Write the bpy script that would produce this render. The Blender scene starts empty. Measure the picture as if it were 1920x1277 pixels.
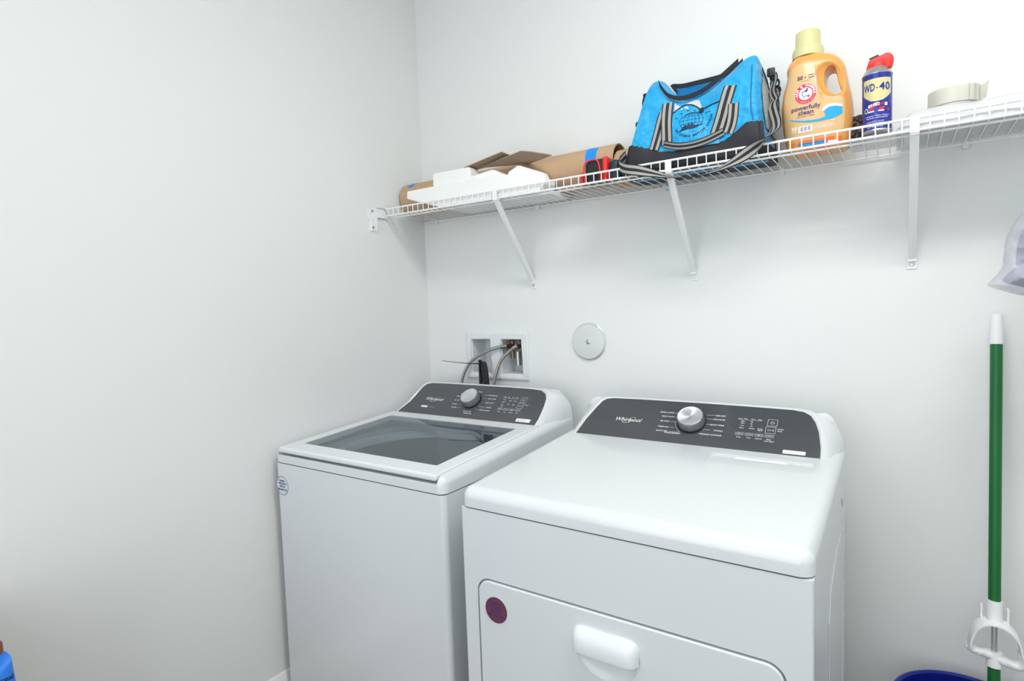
import bpy, bmesh, math, random
from mathutils import Vector, Matrix, Euler, noise
from mathutils.bvhtree import BVHTree
PI = math.pi
random.seed(4)
S = bpy.context.scene
COL = S.collection

# ------------------------------------------------------------------ camera, world, lights, exposure
cam = bpy.data.cameras.new('camera'); cam.sensor_fit = 'HORIZONTAL'; cam.sensor_width = 36.0
cam.lens = 1079.4528 * 36.0 / 1920.0; cam.clip_start = 0.02
co = bpy.data.objects.new('camera', cam); COL.objects.link(co)
co.location = (1.6502, -1.8179, 1.2909)
co.rotation_euler = Euler((math.radians(86.4799), math.radians(1.9937), math.radians(33.9409)), 'XYZ')
S.camera = co

W = bpy.data.worlds.new('world'); S.world = W; W.use_nodes = True
W.node_tree.nodes['Background'].inputs[0].default_value = (0.92, 0.96, 1.0, 1)
W.node_tree.nodes['Background'].inputs[1].default_value = 0.5

def area(name, loc, rot, sx, sy, power, col, shape='RECTANGLE'):
    l = bpy.data.lights.new(name, 'AREA'); l.shape = shape; l.size = sx; l.size_y = sy
    l.energy = power; l.color = col
    o = bpy.data.objects.new(name, l); COL.objects.link(o); o.location = loc; o.rotation_euler = rot
    return o
LAMP = (1.75, -1.12, 2.615)
area('ceiling_lamp_light', (LAMP[0], LAMP[1], LAMP[2] - 0.002), (0, 0, 0), 1.18, 0.30, 14.6, (1.0, 0.985, 0.96))
area('unseen_fill_light', (1.1, -3.0, 1.45), (math.radians(90), 0, 0), 1.9, 2.3, 26.0, (0.94, 0.965, 1.0))  # fill light added behind the camera to brighten back wall and fronts

S.view_settings.view_transform = 'Standard'; S.view_settings.look = 'None'
S.view_settings.gamma = 1.0; S.view_settings.use_curve_mapping = False
S.view_settings.exposure = 0.0
S.cycles.caustics_reflective = False; S.cycles.caustics_refractive = False

# ------------------------------------------------------------------ materials
def s2l(c): return tuple((v / 12.92 if v <= 0.04045 else ((v + 0.055) / 1.055) ** 2.4) for v in c)
def rgb(r, g, b): return s2l((r / 255, g / 255, b / 255)) + (1,)
def mat(name, col, rough=0.5, metal=0.0, bump=None, coat=0.0, sss=0.0, trans=0.0, ior=1.45, vary=None, spec=0.5, sheen=0.0, aniso=0.0):
    m = bpy.data.materials.new(name); m.use_nodes = True
    nt = m.node_tree; p = nt.nodes['Principled BSDF']
    p.inputs['Base Color'].default_value = col; p.inputs['Roughness'].default_value = rough
    p.inputs['Metallic'].default_value = metal; p.inputs['Coat Weight'].default_value = coat
    p.inputs['Coat Roughness'].default_value = 0.06
    p.inputs['Transmission Weight'].default_value = trans; p.inputs['IOR'].default_value = ior
    p.inputs['Specular IOR Level'].default_value = spec; p.inputs['Sheen Weight'].default_value = sheen
    p.inputs['Anisotropic'].default_value = aniso
    if sss: p.inputs['Subsurface Weight'].default_value = sss; p.inputs['Subsurface Scale'].default_value = 0.01
    tc = nt.nodes.new('ShaderNodeTexCoord')
    if vary:
        sc, amt, det = vary
        n = nt.nodes.new('ShaderNodeTexNoise'); n.inputs['Scale'].default_value = sc; n.inputs['Detail'].default_value = det
        nt.links.new(tc.outputs['Object'], n.inputs['Vector'])
        mx = nt.nodes.new('ShaderNodeMix'); mx.data_type = 'RGBA'
        mx.inputs[6].default_value = tuple(c * (1 - amt) for c in col[:3]) + (1,)
        mx.inputs[7].default_value = tuple(min(1, c * (1 + amt)) for c in col[:3]) + (1,)
        nt.links.new(n.outputs['Fac'], mx.inputs[0]); nt.links.new(mx.outputs[2], p.inputs['Base Color'])
    if bump:
        sc, st, dist, det = bump
        n = nt.nodes.new('ShaderNodeTexNoise'); n.inputs['Scale'].default_value = sc; n.inputs['Detail'].default_value = det
        nt.links.new(tc.outputs['Object'], n.inputs['Vector'])
        b = nt.nodes.new('ShaderNodeBump'); b.inputs['Strength'].default_value = st; b.inputs['Distance'].default_value = dist
        nt.links.new(n.outputs['Fac'], b.inputs['Height']); nt.links.new(b.outputs['Normal'], p.inputs['Normal'])
    return m
M = {}
M['wall'] = mat('wall_paint', rgb(229, 232, 231), 0.75, bump=(45, 0.10, 0.003, 2), spec=0.25)
M['ceil'] = mat('ceiling_paint', rgb(238, 240, 240), 0.85, bump=(60, 0.3, 0.004, 3), spec=0.2)
M['trim'] = mat('white_trim', rgb(236, 237, 235), 0.4)
M['floor'] = mat('floor_tile', rgb(120, 112, 102), 0.35, vary=(6, 0.12, 6))
M['enamel'] = mat('white_enamel', rgb(218, 223, 225), 0.22, coat=0.4)
M['plastic'] = mat('white_plastic', rgb(224, 228, 230), 0.32)
M['white_satin'] = mat('white_satin_plastic', rgb(236, 238, 240), 0.45)
M['seam'] = mat('dark_gap', rgb(60, 66, 72), 0.7)
M['panel'] = mat('charcoal_gloss', rgb(76, 79, 83), 0.16, coat=0.3, vary=(9, 0.06, 4))
M['print'] = mat('light_print', rgb(226, 229, 231), 0.5)
M['print_dim'] = mat('grey_print', rgb(150, 154, 158), 0.5)
M['gold'] = mat('gold_print', rgb(200, 170, 90), 0.4)
M['button'] = mat('grey_button', rgb(120, 124, 128), 0.4)
M['knob_side'] = mat('knob_side_metal', rgb(150, 153, 158), 0.4, 0.7)
M['black'] = mat('black_plastic', rgb(30, 32, 34), 0.45)
M['rubber'] = mat('black_rubber', rgb(28, 30, 32), 0.6)
M['steel'] = mat('brushed_steel', rgb(190, 192, 192), 0.3, 1.0)
M['brass'] = mat('dull_brass', rgb(150, 128, 100), 0.35, 1.0)
M['chrome'] = mat('chrome', rgb(220, 222, 222), 0.08, 1.0)
M['tub'] = mat('grey_tub_plastic', rgb(176, 184, 190), 0.45)
M['basket'] = mat('basket_steel', rgb(150, 155, 160), 0.35, 0.8)
M['wire'] = mat('white_vinyl_wire', rgb(240, 242, 243), 0.35)
M['kraft'] = mat('kraft_paper', rgb(190, 158, 126), 0.8, vary=(14, 0.1, 6), bump=(300, 0.15, 0.001, 2))
M['kraft_dark'] = mat('kraft_cardboard', rgb(158, 136, 116), 0.85, vary=(20, 0.12, 5))
M['foam'] = mat('white_foam', rgb(243, 244, 242), 0.85, bump=(400, 0.25, 0.001, 1), sss=0.15)
M['btape'] = mat('blue_masking_tape', rgb(24, 140, 235), 0.6)
M['bag_blue'] = mat('bag_blue_polyester', rgb(12, 160, 218), 0.48, bump=(17, 0.9, 0.030, 2.5), sheen=0.2, vary=(11, 0.08, 3))
M['bag_black'] = mat('bag_black_fabric', rgb(34, 36, 42), 0.6, bump=(900, 0.2, 0.0006, 1))
M['web_grey'] = mat('webbing_grey', rgb(165, 163, 158), 0.8, bump=(1400, 0.4, 0.0008, 1))
M['web_black'] = mat('webbing_black', rgb(38, 39, 42), 0.75, bump=(1400, 0.4, 0.0008, 1))
M['ink'] = mat('navy_ink', rgb(20, 45, 75), 0.6)
M['tissue'] = mat('tissue_paper', rgb(205, 200, 205), 0.8, vary=(40, 0.12, 3))
M['red'] = mat('red_plastic', rgb(226, 44, 44), 0.4)
M['orange'] = mat('orange_bottle_plastic', rgb(226, 160, 84), 0.3, coat=0.2, sss=0.1)
M['orange_lab'] = mat('bottle_label_tan', rgb(214, 178, 126), 0.3, coat=0.2)
M['cap'] = mat('cap_khaki', rgb(206, 203, 150), 0.45)
M['purple'] = mat('purple_print', rgb(74, 58, 122), 0.5)
M['redp'] = mat('red_print', rgb(214, 30, 60), 0.5)
M['whitep'] = mat('white_print', rgb(245, 245, 243), 0.5)
M['wave'] = mat('wave_blue', rgb(26, 160, 222), 0.5)
M['deep_orange'] = mat('deep_orange_label', rgb(232, 112, 60), 0.5)
M['can'] = mat('can_blue', rgb(38, 48, 150), 0.25, 0.2, coat=0.3)
M['can_y'] = mat('can_cream', rgb(214, 205, 150), 0.3, 0.1)
M['can_ink'] = mat('can_blue_ink', rgb(24, 40, 150), 0.4)
M['green'] = mat('green_pole', rgb(0, 100, 42), 0.4, coat=0.1)
M['bucket'] = mat('bucket_blue', rgb(14, 30, 130), 0.35)
M['mop'] = mat('mop_cotton', rgb(222, 220, 212), 0.9)
M['pine'] = mat('pine_brown', rgb(92, 82, 78), 0.8, vary=(60, 0.3, 4))
M['carton'] = mat('brown_carton', rgb(122, 72, 58), 0.7)
M['chip'] = mat('blue_foil', rgb(44, 122, 222), 0.35, coat=0.2)
M['st_white'] = mat('sticker_white', rgb(214, 220, 226), 0.4)
M['st_red'] = mat('sticker_copper', rgb(150, 82, 92), 0.3, 0.5, vary=(30, 0.25, 1))
M['st_ink'] = mat('sticker_blue_ink', rgb(48, 62, 130), 0.5)
M['lamp'] = mat('lamp_diffuser', rgb(250, 250, 245), 0.5)
pl = M['lamp'].node_tree.nodes['Principled BSDF']; pl.inputs['Emission Color'].default_value = (1, .98, .95, 1); pl.inputs['Emission Strength'].default_value = 6.0

def film(name, col, alpha, rough=0.25, bump=(60, 0.6, 0.004, 3)):          # thin plastic film: glossy coat over a partly clear sheet
    m = mat(name, col, rough, bump=bump, spec=0.6)
    m.node_tree.nodes['Principled BSDF'].inputs['Alpha'].default_value = alpha
    return m
M['poly'] = film('clear_poly_wrap', rgb(222, 224, 226), 0.62)
M['poly_bag'] = film('white_poly_bag', rgb(208, 211, 222), 0.42, 0.22, (26, 0.7, 0.012, 3))
M['tapeclear'] = film('clear_tape', rgb(228, 227, 214), 0.72, 0.12, (5, 0.1, 0.001, 1))
def glass_mat():
    m = bpy.data.materials.new('tinted_lid_glass'); m.use_nodes = True; nt = m.node_tree; nt.nodes.clear()
    out = nt.nodes.new('ShaderNodeOutputMaterial'); mx = nt.nodes.new('ShaderNodeMixShader')
    tr = nt.nodes.new('ShaderNodeBsdfTransparent'); tr.inputs[0].default_value = (0.72, 0.76, 0.775, 1)
    gl = nt.nodes.new('ShaderNodeBsdfGlossy'); gl.inputs['Roughness'].default_value = 0.03; gl.inputs[0].default_value = (0.9, 0.95, 1, 1)
    fr = nt.nodes.new('ShaderNodeFresnel'); fr.inputs['IOR'].default_value = 1.55
    ge = nt.nodes.new('ShaderNodeNewGeometry'); iv = nt.nodes.new('ShaderNodeMath'); iv.operation = 'SUBTRACT'; iv.inputs[0].default_value = 1.0; mu = nt.nodes.new('ShaderNodeMath'); mu.operation = 'MULTIPLY'
    nt.links.new(ge.outputs['Backfacing'], iv.inputs[1]); nt.links.new(iv.outputs[0], mu.inputs[0]); nt.links.new(fr.outputs[0], mu.inputs[1])
    nt.links.new(mu.outputs[0], mx.inputs[0]); nt.links.new(tr.outputs[0], mx.inputs[1]); nt.links.new(gl.outputs[0], mx.inputs[2])
    nt.links.new(mx.outputs[0], out.inputs[0]); return m
M['glass'] = glass_mat()
def knob_mat():                                                             # turned aluminium: radial anisotropic highlights
    m = mat('spun_aluminium', rgb(225, 228, 230), 0.38, 0.85, aniso=0.8)
    nt = m.node_tree; t = nt.nodes.new('ShaderNodeTangent'); t.direction_type = 'RADIAL'; t.axis = 'Z'
    nt.links.new(t.outputs[0], nt.nodes['Principled BSDF'].inputs['Tangent']); return m
M['knob'] = knob_mat()

# ------------------------------------------------------------------ helpers
def mesh_from(bm, name):
    me = bpy.data.meshes.new(name); bm.normal_update(); bm.to_mesh(me); bm.free(); return me
def smooth(me, ang=35):
    me.polygons.foreach_set('use_smooth', [True] * len(me.polygons))
    try: me.set_sharp_from_angle(angle=math.radians(ang))
    except Exception: pass
def obj(name, bm, m, parent=None, ang=35, loc=None):
    me = mesh_from(bm, name) if isinstance(bm, bmesh.types.BMesh) else bm
    smooth(me, ang)
    for x in (m if isinstance(m, (list, tuple)) else [m]): me.materials.append(x)
    o = bpy.data.objects.new(name, me); COL.objects.link(o)
    if parent is not None: o.parent = parent; o.matrix_parent_inverse = parent.matrix_world.inverted()
    if loc: o.location = loc
    return o
def thing(name, label, cat, loc=(0, 0, 0), group=None):
    o = bpy.data.objects.new(name, None); COL.objects.link(o); o.location = loc; o.empty_display_size = 0.05
    o.matrix_world = Matrix.Translation(loc)
    o['label'] = label; o['category'] = cat
    if group: o['group'] = group
    return o
def tag(o, label, cat, group=None):
    o['label'] = label; o['category'] = cat
    if group: o['group'] = group
    return o
def struct(name, bm, m, ang=35):
    o = obj(name, bm, m, None, ang); o['kind'] = 'structure'; return o
def NB(): return bmesh.new()
def add_box(bm, x0, x1, y0, y1, z0, z1, mi=0):
    vs = [bm.verts.new((x, y, z)) for x in (x0, x1) for y in (y0, y1) for z in (z0, z1)]
    for f in ((0, 1, 3, 2), (4, 6, 7, 5), (0, 4, 5, 1), (2, 3, 7, 6), (0, 2, 6, 4), (1, 5, 7, 3)):
        fa = bm.faces.new([vs[i] for i in f]); fa.material_index = mi
    return vs
def bevel(bm, w, seg=3, sel=None):
    ed = [e for e in bm.edges if (sel is None or sel(e))]
    bmesh.ops.bevel(bm, geom=ed, offset=w, segments=seg, profile=0.5, affect='EDGES', clamp_overlap=True)
    return bm
def bbox(x0, x1, y0, y1, z0, z1, w=0.004, seg=3, sel=None):
    bm = NB(); add_box(bm, x0, x1, y0, y1, z0, z1); bmesh.ops.recalc_face_normals(bm, faces=bm.faces)
    if w: bevel(bm, w, seg, sel)
    return bm
def frame_for(d):
    d = d.normalized(); a = Vector((0, 0, 1)) if abs(d.z) < 0.9 else Vector((1, 0, 0))
    u = d.cross(a).normalized(); return u, d.cross(u).normalized()
def add_cyl(bm, a, b, r, n=16, r2=None, mi=0, caps=True):
    a = Vector(a); b = Vector(b); u, v = frame_for(b - a); r2 = r if r2 is None else r2
    A = [bm.verts.new(a + (u * math.cos(2 * PI * i / n) + v * math.sin(2 * PI * i / n)) * r) for i in range(n)]
    B = [bm.verts.new(b + (u * math.cos(2 * PI * i / n) + v * math.sin(2 * PI * i / n)) * r2) for i in range(n)]
    fs = [bm.faces.new((A[i], A[(i + 1) % n], B[(i + 1) % n], B[i])) for i in range(n)]
    if caps: fs += [bm.faces.new(A[::-1]), bm.faces.new(B)]
    for f in fs: f.material_index = mi
    return bm
def catmull(P, n=8, closed=False):
    P = [Vector(p) for p in P]; out = []; N = len(P)
    rng = range(N if closed else N - 1)
    for i in rng:
        p0 = P[(i - 1) % N] if (closed or i > 0) else P[0] * 2 - P[1]
        p1 = P[i]; p2 = P[(i + 1) % N]; p3 = P[(i + 2) % N] if (closed or i + 2 < N) else P[-1] * 2 - P[-2]
        for k in range(n):
            t = k / n; out.append(0.5 * ((2 * p1) + (p2 - p0) * t + (2 * p0 - 5 * p1 + 4 * p2 - p3) * t * t + (3 * p1 - p0 - 3 * p2 + p3) * t ** 3))
    if not closed: out.append(P[-1])
    return out
def add_tube(bm, P, r, n=10, mi=0, closed=False):
    P = [Vector(p) for p in P]; N = len(P); rings = []; u = None
    for i, p in enumerate(P):
        d = (P[(i + 1) % N] - P[i - 1]) if closed else (P[min(i + 1, N - 1)] - P[max(i - 1, 0)]); d.normalize()
        if u is None: u, _ = frame_for(d)
        u = (u - d * u.dot(d)).normalized(); v = d.cross(u); rr = r[i] if isinstance(r, (list, tuple)) else r
        rings.append([bm.verts.new(p + (u * math.cos(2 * PI * k / n) + v * math.sin(2 * PI * k / n)) * rr) for k in range(n)])
    for i in range(N if closed else N - 1):
        A = rings[i]; B = rings[(i + 1) % N]
        for k in range(n): bm.faces.new((A[k], A[(k + 1) % n], B[(k + 1) % n], B[k])).material_index = mi
    if not closed: bm.faces.new(rings[0][::-1]).material_index = mi; bm.faces.new(rings[-1]).material_index = mi
    return bm
def add_lathe(bm, prof, c, n=48, axis='z', mi=0):              # prof: (radius, height)
    rings = []
    for r, h in prof:
        ring = []
        for i in range(n):
            a = 2 * PI * i / n; x, y = r * math.cos(a), r * math.sin(a)
            p = {'z': (x, y, h), 'y': (x, h, y), 'x': (h, x, y)}[axis]
            ring.append(bm.verts.new(Vector(c) + Vector(p)) if r > 1e-7 or i == 0 else ring[0])
        rings.append(ring)
    for A, B in zip(rings, rings[1:]):
        for i in range(n):
            q = []
            for v in (A[i], A[(i + 1) % n], B[(i + 1) % n], B[i]):
                if v not in q: q.append(v)
            if len(q) > 2:
                try: bm.faces.new(q).material_index = mi
                except ValueError: pass
    bmesh.ops.recalc_face_normals(bm, faces=bm.faces); return bm
def add_prism(bm, poly, y0, y1, plane='xz', mi=0):             # polygon extruded along the third axis
    f = {'xz': lambda a, b, t: (a, t, b), 'yz': lambda a, b, t: (t, a, b), 'xy': lambda a, b, t: (a, b, t)}[plane]
    A = [bm.verts.new(f(a, b, y0)) for a, b in poly]; B = [bm.verts.new(f(a, b, y1)) for a, b in poly]; n = len(A)
    fs = [bm.faces.new(A), bm.faces.new(B[::-1])] + [bm.faces.new((A[i], B[i], B[(i + 1) % n], A[(i + 1) % n])) for i in range(n)]
    for q in fs: q.material_index = mi
    bmesh.ops.recalc_face_normals(bm, faces=bm.faces); return bm
def evaluated(o):
    dg = bpy.context.evaluated_depsgraph_get(); dg.update()
    return bpy.data.meshes.new_from_object(o.evaluated_get(dg))
def bake(o, ang=35):
    me = evaluated(o); o.modifiers.clear(); old = o.data; o.data = me; bpy.data.meshes.remove(old); smooth(me, ang); return o
def wn(o):
    md = o.modifiers.new('wn', 'WEIGHTED_NORMAL'); md.keep_sharp = True; md.weight = 80; return o
def cut(o, bm, ang=35):                                         # boolean difference, cutter thrown away
    c = obj('cutter', bm, M['seam']); c.data.materials.clear()
    md = o.modifiers.new('b', 'BOOLEAN'); md.operation = 'DIFFERENCE'; md.solver = 'EXACT'; md.object = c
    bake(o, ang); me = c.data; bpy.data.objects.remove(c); bpy.data.meshes.remove(me); return o
def round_rect(x0, x1, y0, y1, r, n=6):
    out = []
    for cx, cy, a0 in ((x1 - r, y1 - r, 0), (x0 + r, y1 - r, 90), (x0 + r, y0 + r, 180), (x1 - r, y0 + r, 270)):
        for i in range(n + 1):
            a = math.radians(a0 + 90 * i / n); out.append((cx + r * math.cos(a), cy + r * math.sin(a)))
    return out
_tc = {}
def glyphs(txt, bold=0.0, shear=0.0):                           # flat text as verts and faces, size 1, left aligned, with its width
    k = (txt, bold, shear)
    if k in _tc: return _tc[k]
    cu = bpy.data.curves.new('t', 'FONT'); cu.body = txt; cu.size = 1.0; cu.offset = bold; cu.shear = shear; cu.resolution_u = 3
    o = bpy.data.objects.new('t', cu); COL.objects.link(o); me = evaluated(o)
    vs = [tuple(v.co) for v in me.vertices]; fs = [tuple(p.vertices) for p in me.polygons]
    bpy.data.objects.remove(o); bpy.data.curves.remove(cu); bpy.data.meshes.remove(me)
    x0 = min([v[0] for v in vs] or [0]); x1 = max([v[0] for v in vs] or [0.3])
    _tc[k] = (vs, fs, x0, x1); return _tc[k]
def add_text(bm, txt, x, y, h, T=None, align='c', bold=0.0, shear=0.0, rot=0.0, width=None, mi=0, lift=0.0):
    """h = capital height; (x, y) = baseline anchor in the plane; T = 4x4 plane matrix"""
    vs, fs, x0, x1 = glyphs(txt, bold, shear)
    s = h / 0.7; sx = s if width is None else width / max(x1 - x0, 1e-6)
    off = {'l': -x0, 'c': -(x0 + x1) / 2, 'r': -x1}[align]
    R = Matrix.Rotation(rot, 4, 'Z'); V = []
    for v in vs:
        p = R @ Vector(((v[0] + off) * sx, v[1] * s, 0)) + Vector((x, y, lift)); V.append(bm.verts.new(T @ p if T else p))
    for f in fs:
        try: bm.faces.new([V[i] for i in f]).material_index = mi
        except ValueError: pass
def add_poly(bm, pts, T=None, mi=0, lift=0.0):
    V = [bm.verts.new((T @ Vector((p[0], p[1], lift))) if T else Vector((p[0], p[1], lift))) for p in pts]
    bm.faces.new(V).material_index = mi
def add_line(bm, pts, w, T=None, mi=0, closed=False, lift=0.0):  # flat stroke
    P = [Vector((p[0], p[1], 0)) for p in pts]; n = len(P); L = []; R_ = []
    for i in range(n):
        a = P[i - 1] if (closed or i > 0) else P[i]; b = P[(i + 1) % n] if (closed or i < n - 1) else P[i]
        d = (b - a).normalized(); nn = Vector((-d.y, d.x, 0)) * w / 2
        for arr, q in ((L, P[i] + nn), (R_, P[i] - nn)):
            q = Vector((q.x, q.y, lift)); arr.append(bm.verts.new(T @ q if T else q))
    for i in range(n if closed else n - 1):
        j = (i + 1) % n; bm.faces.new((L[i], R_[i], R_[j], L[j])).material_index = mi
def circle(cx, cy, r, n=32, r2=None, a0=0, a1=360):
    r2 = r if r2 is None else r2
    full = abs(a1 - a0) >= 360; m = n if full else n + 1
    return [(cx + r * math.cos(math.radians(a0 + (a1 - a0) * i / n)), cy + r2 * math.sin(math.radians(a0 + (a1 - a0) * i / n))) for i in range(m)]
def add_disc(bm, cx, cy, r, T=None, mi=0, r2=None, n=32, lift=0.0): add_poly(bm, circle(cx, cy, r, n, r2), T, mi, lift)
def arc_text(bm, txt, cx, cy, r, h, a_mid, step, T=None, top=True, mi=0, bold=0.0, lift=0.0, ry=None):
    n = len(txt); ry = ry or r
    for i, ch in enumerate(txt):
        if ch == ' ': continue
        k = (i - (n - 1) / 2) * step
        a = a_mid - k if top else a_mid + k; ar = math.radians(a)
        rot = ar - PI / 2 if top else ar + PI / 2
        add_text(bm, ch, cx + r * math.cos(ar), cy + ry * math.sin(ar), h, T, 'c', bold, 0, rot, mi=mi, lift=lift)
def bvh_of(o):
    me = o.data; return BVHTree.FromPolygons([o.matrix_world @ v.co for v in me.vertices], [tuple(p.vertices) for p in me.polygons])
def shrink(bm, bvh, off=0.0008, d=Vector((0, 1, 0)), start=0.5, verts=None):   # lay flat marks on a curved surface
    last = None
    for v in (verts or bm.verts):
        hit = bvh.ray_cast(v.co - d * start, d)
        if hit[0] is not None: v.co = hit[0] - d * off; last = v.co.copy()
        elif last is not None: v.co.y = last.y
def tri(bm, cuts=0):
    bmesh.ops.triangulate(bm, faces=bm.faces)
    if cuts: bmesh.ops.subdivide_edges(bm, edges=bm.edges, cuts=cuts, use_grid_fill=True)
def plane(origin, X, Y):
    X = Vector(X).normalized(); Y = Vector(Y).normalized(); Z = X.cross(Y)
    return Matrix(((X.x, Y.x, Z.x, origin[0]), (X.y, Y.y, Z.y, origin[1]), (X.z, Y.z, Z.z, origin[2]), (0, 0, 0, 1)))

# ------------------------------------------------------------------ the room
XR = 2.55
wb = struct('wall_back', bbox(-0.12, XR + 0.12, 0.0, 0.14, 0, 2.7, 0), M['wall'])
for a, b in ((0.2306, 0.3225), (0.374, 0.4665)):
    cut(wb, bbox(a, b, -0.02, 0.09, 1.0295, 1.1595, 0))
struct('wall_left', bbox(-0.12, 0.0, -3.1, 0.0, 0, 2.7, 0), M['wall'])
struct('wall_right', bbox(XR, XR + 0.12, -3.1, 0.0, 0, 2.7, 0), M['wall'])
fr = struct('wall_front', bbox(-0.12, XR + 0.12, -3.22, -3.1, 0, 2.7, 0), M['wall'])
cut(fr, bbox(0.1, 2.1, -3.3, -3.0, -0.05, 2.6, 0))  # unseen opening, added so the world light fills the room
struct('floor', bbox(-0.12, XR + 0.12, -3.22, 0.14, -0.1, 0, 0), M['floor'])
struct('ceiling', bbox(-0.12, XR + 0.12, -3.22, 0.14, 2.7, 2.8, 0), M['ceil'])
def baseboard(name, L, at_left):
    prof = [(0, 0), (0.016, 0), (0.016, 0.095), (0.0135, 0.102), (0.0135, 0.108), (0.010, 0.116), (0.009, 0.124), (0.005, 0.132), (0, 0.134)]
    bm = NB()
    if at_left:
        A = [bm.verts.new((x, -3.1, z)) for x, z in prof]; B = [bm.verts.new((x, -0.0, z)) for x, z in prof]
    else:
        A = [bm.verts.new((0.016, -x, z)) for x, z in prof]; B = [bm.verts.new((L, -x, z)) for x, z in prof]
    n = len(A); bm.faces.new(A); bm.faces.new(B[::-1])
    for i in range(n): bm.faces.new((A[i], B[i], B[(i + 1) % n], A[(i + 1) % n]))
    bmesh.ops.recalc_face_normals(bm, faces=bm.faces); struct(name, bm, M['trim'])
baseboard('baseboard_left', 3, True); baseboard('baseboard_back', XR, False)

# unseen ceiling lamp above the frame; long form made up to soften shadows
lt = thing('ceiling_light', 'unseen white ceiling lamp, long form made up for soft shadows', 'light', (LAMP[0], LAMP[1], 2.7))
obj('lamp_base', bbox(LAMP[0] - 0.61, LAMP[0] + 0.61, LAMP[1] - 0.15, LAMP[1] + 0.15, 2.67, 2.7, 0.004, 2), M['white_satin'], lt)
obj('diffuser', bbox(LAMP[0] - 0.60, LAMP[0] + 0.60, LAMP[1] - 0.155, LAMP[1] + 0.155, 2.62, 2.669, 0.02, 4), M['lamp'], lt)

# ------------------------------------------------------------------ appliance helpers
def sloped_slab(x0, x1, y0, y1, z0, zf, zb, w, seg=5, wv=None):
    """cover: flat underside at z0, top rising from zf (front) to zb (back); rounded top and upright edges"""
    bm = NB(); vs = add_box(bm, x0, x1, y0, y1, z0, zf)
    for v in vs:
        if v.co.z > z0 + 1e-6 and v.co.y > y0 + 1e-6: v.co.z = zb
    bmesh.ops.recalc_face_normals(bm, faces=bm.faces)
    bevel(bm, w, seg, lambda e: not all(v.co.z < z0 + 1e-6 for v in e.verts) and not all(v.co.y > y1 - 1e-6 for v in e.verts))
    return bm
def console(root, P0, yt, zt, outline, xl, xr, yb, zb, name='console_housing'):
    """white housing: ring round the dark panel swept back to a flared rear outline; then the dark panel inset in it"""
    T = plane(P0, (1, 0, 0), (0, yt - P0[1], zt - P0[2])); h = max(p[1] for p in outline)
    cx = sum(p[0] for p in outline) / len(outline); hh = h
    xa = min(p[0] for p in outline); xb = max(p[0] for p in outline)
    def ring(grow, depth, flare):
        out = []
        for x, s in outline:
            sx = 1 if x > cx else -1
            lim = xr if sx > 0 else xl
            k = 1 - max(0, s) / hh
            X = x + sx * grow + (lim - x - sx * grow) * flare * (0.45 + 0.55 * k)
            out.append(T @ Vector((X, s + (grow if s > 0.03 else -0.002), depth)))
        return out
    R0 = ring(0.0005, 0.0, 0); R1 = ring(0.004, 0.0035, 0); R2 = ring(0.009, 0.0, 0.06); R3 = ring(0.014, -0.014, 0.35)
    back = []
    for (x, s), p in zip(outline, R3):
        sx = 1 if x > cx else -1; lim = xr if sx > 0 else xl; k = max(0, s) / hh
        X = lim + (x - lim) * (0.35 * k ** 3 if abs(x - cx) > 0.8 * (xb - cx) else 1.0)
        if abs(x - cx) <= 0.8 * (xb - cx): X = x
        back.append(Vector((X, yb, zb + (zt + 0.004 - zb) * 0.72 * k ** 0.8)))
    mid = []
    for a, b, (x, s) in zip(R3, back, outline):
        m = a.lerp(b, 0.5); m.z += 0.018 * max(0, s) / hh; 
        sx = 1 if x > cx else -1; m.x += sx * 0.004
        m.x = min(max(m.x, xl), xr); mid.append(m)
    bm = NB(); rings = []
    for R in (R0, R1, R2, R3, mid, back):
        rings.append([bm.verts.new((min(max(p.x, xl), xr), p.y, p.z)) for p in R])
    n = len(outline)
    for A, B in zip(rings, rings[1:]):
        for i in range(n): bm.faces.new((A[i], A[(i + 1) % n], B[(i + 1) % n], B[i]))
    bm.faces.new(rings[-1]); bmesh.ops.recalc_face_normals(bm, faces=bm.faces)
    obj(name, bm, M['enamel'], root, 50)
    bm = NB(); A = [bm.verts.new(T @ Vector((x, s, 0.0012))) for x, s in outline]; B = [bm.verts.new(T @ Vector((x, s, -0.004))) for x, s in outline]
    bm.faces.new(A)
    for i in range(n): bm.faces.new((A[i], B[i], B[(i + 1) % n], A[(i + 1) % n]))
    bmesh.ops.recalc_face_normals(bm, faces=bm.faces)
    pn = obj('control_panel', bm, M['panel'], root)
    return T, pn
def dense(outline, n=4):
    """round the corners of a closed outline"""
    return [(p.x, p.y) for p in catmull([Vector((a, b, 0)) for a, b in outline], n, True)]
LZ = 0.0022
def knob(root, T, x, s, r=0.034):
    """dial standing off the panel: black skirt, metal side, spun face"""
    k = bpy.data.objects.new('dial_knob', None); COL.objects.link(k); k.parent = root
    def lat(prof, m, name):
        bm = NB(); add_lathe(bm, prof, (0, 0, 0), 64)
        o = obj(name, bm, m, None, 40); o.parent = k; return o
    lat([(r * 1.04, 0.0), (r * 1.04, 0.003), (r * 0.9, 0.0035), (r * .9, 0)], M['black'], 'knob_skirt')
    lat([(r * 0.93, 0.003), (r * 0.98, 0.005), (r * 0.96, 0.027), (r * 0.94, 0.029), (r * 0.90, 0.0297)], M['knob_side'], 'knob_grip')
    lat([(r * 0.90, 0.0297), (r * 0.88, 0.0293), (0, 0.0290)], M['knob'], 'knob_face')
    k.matrix_world = T @ Matrix.Translation((x, s, LZ - 0.001)); k.empty_display_size = 0.02
    return k
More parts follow.
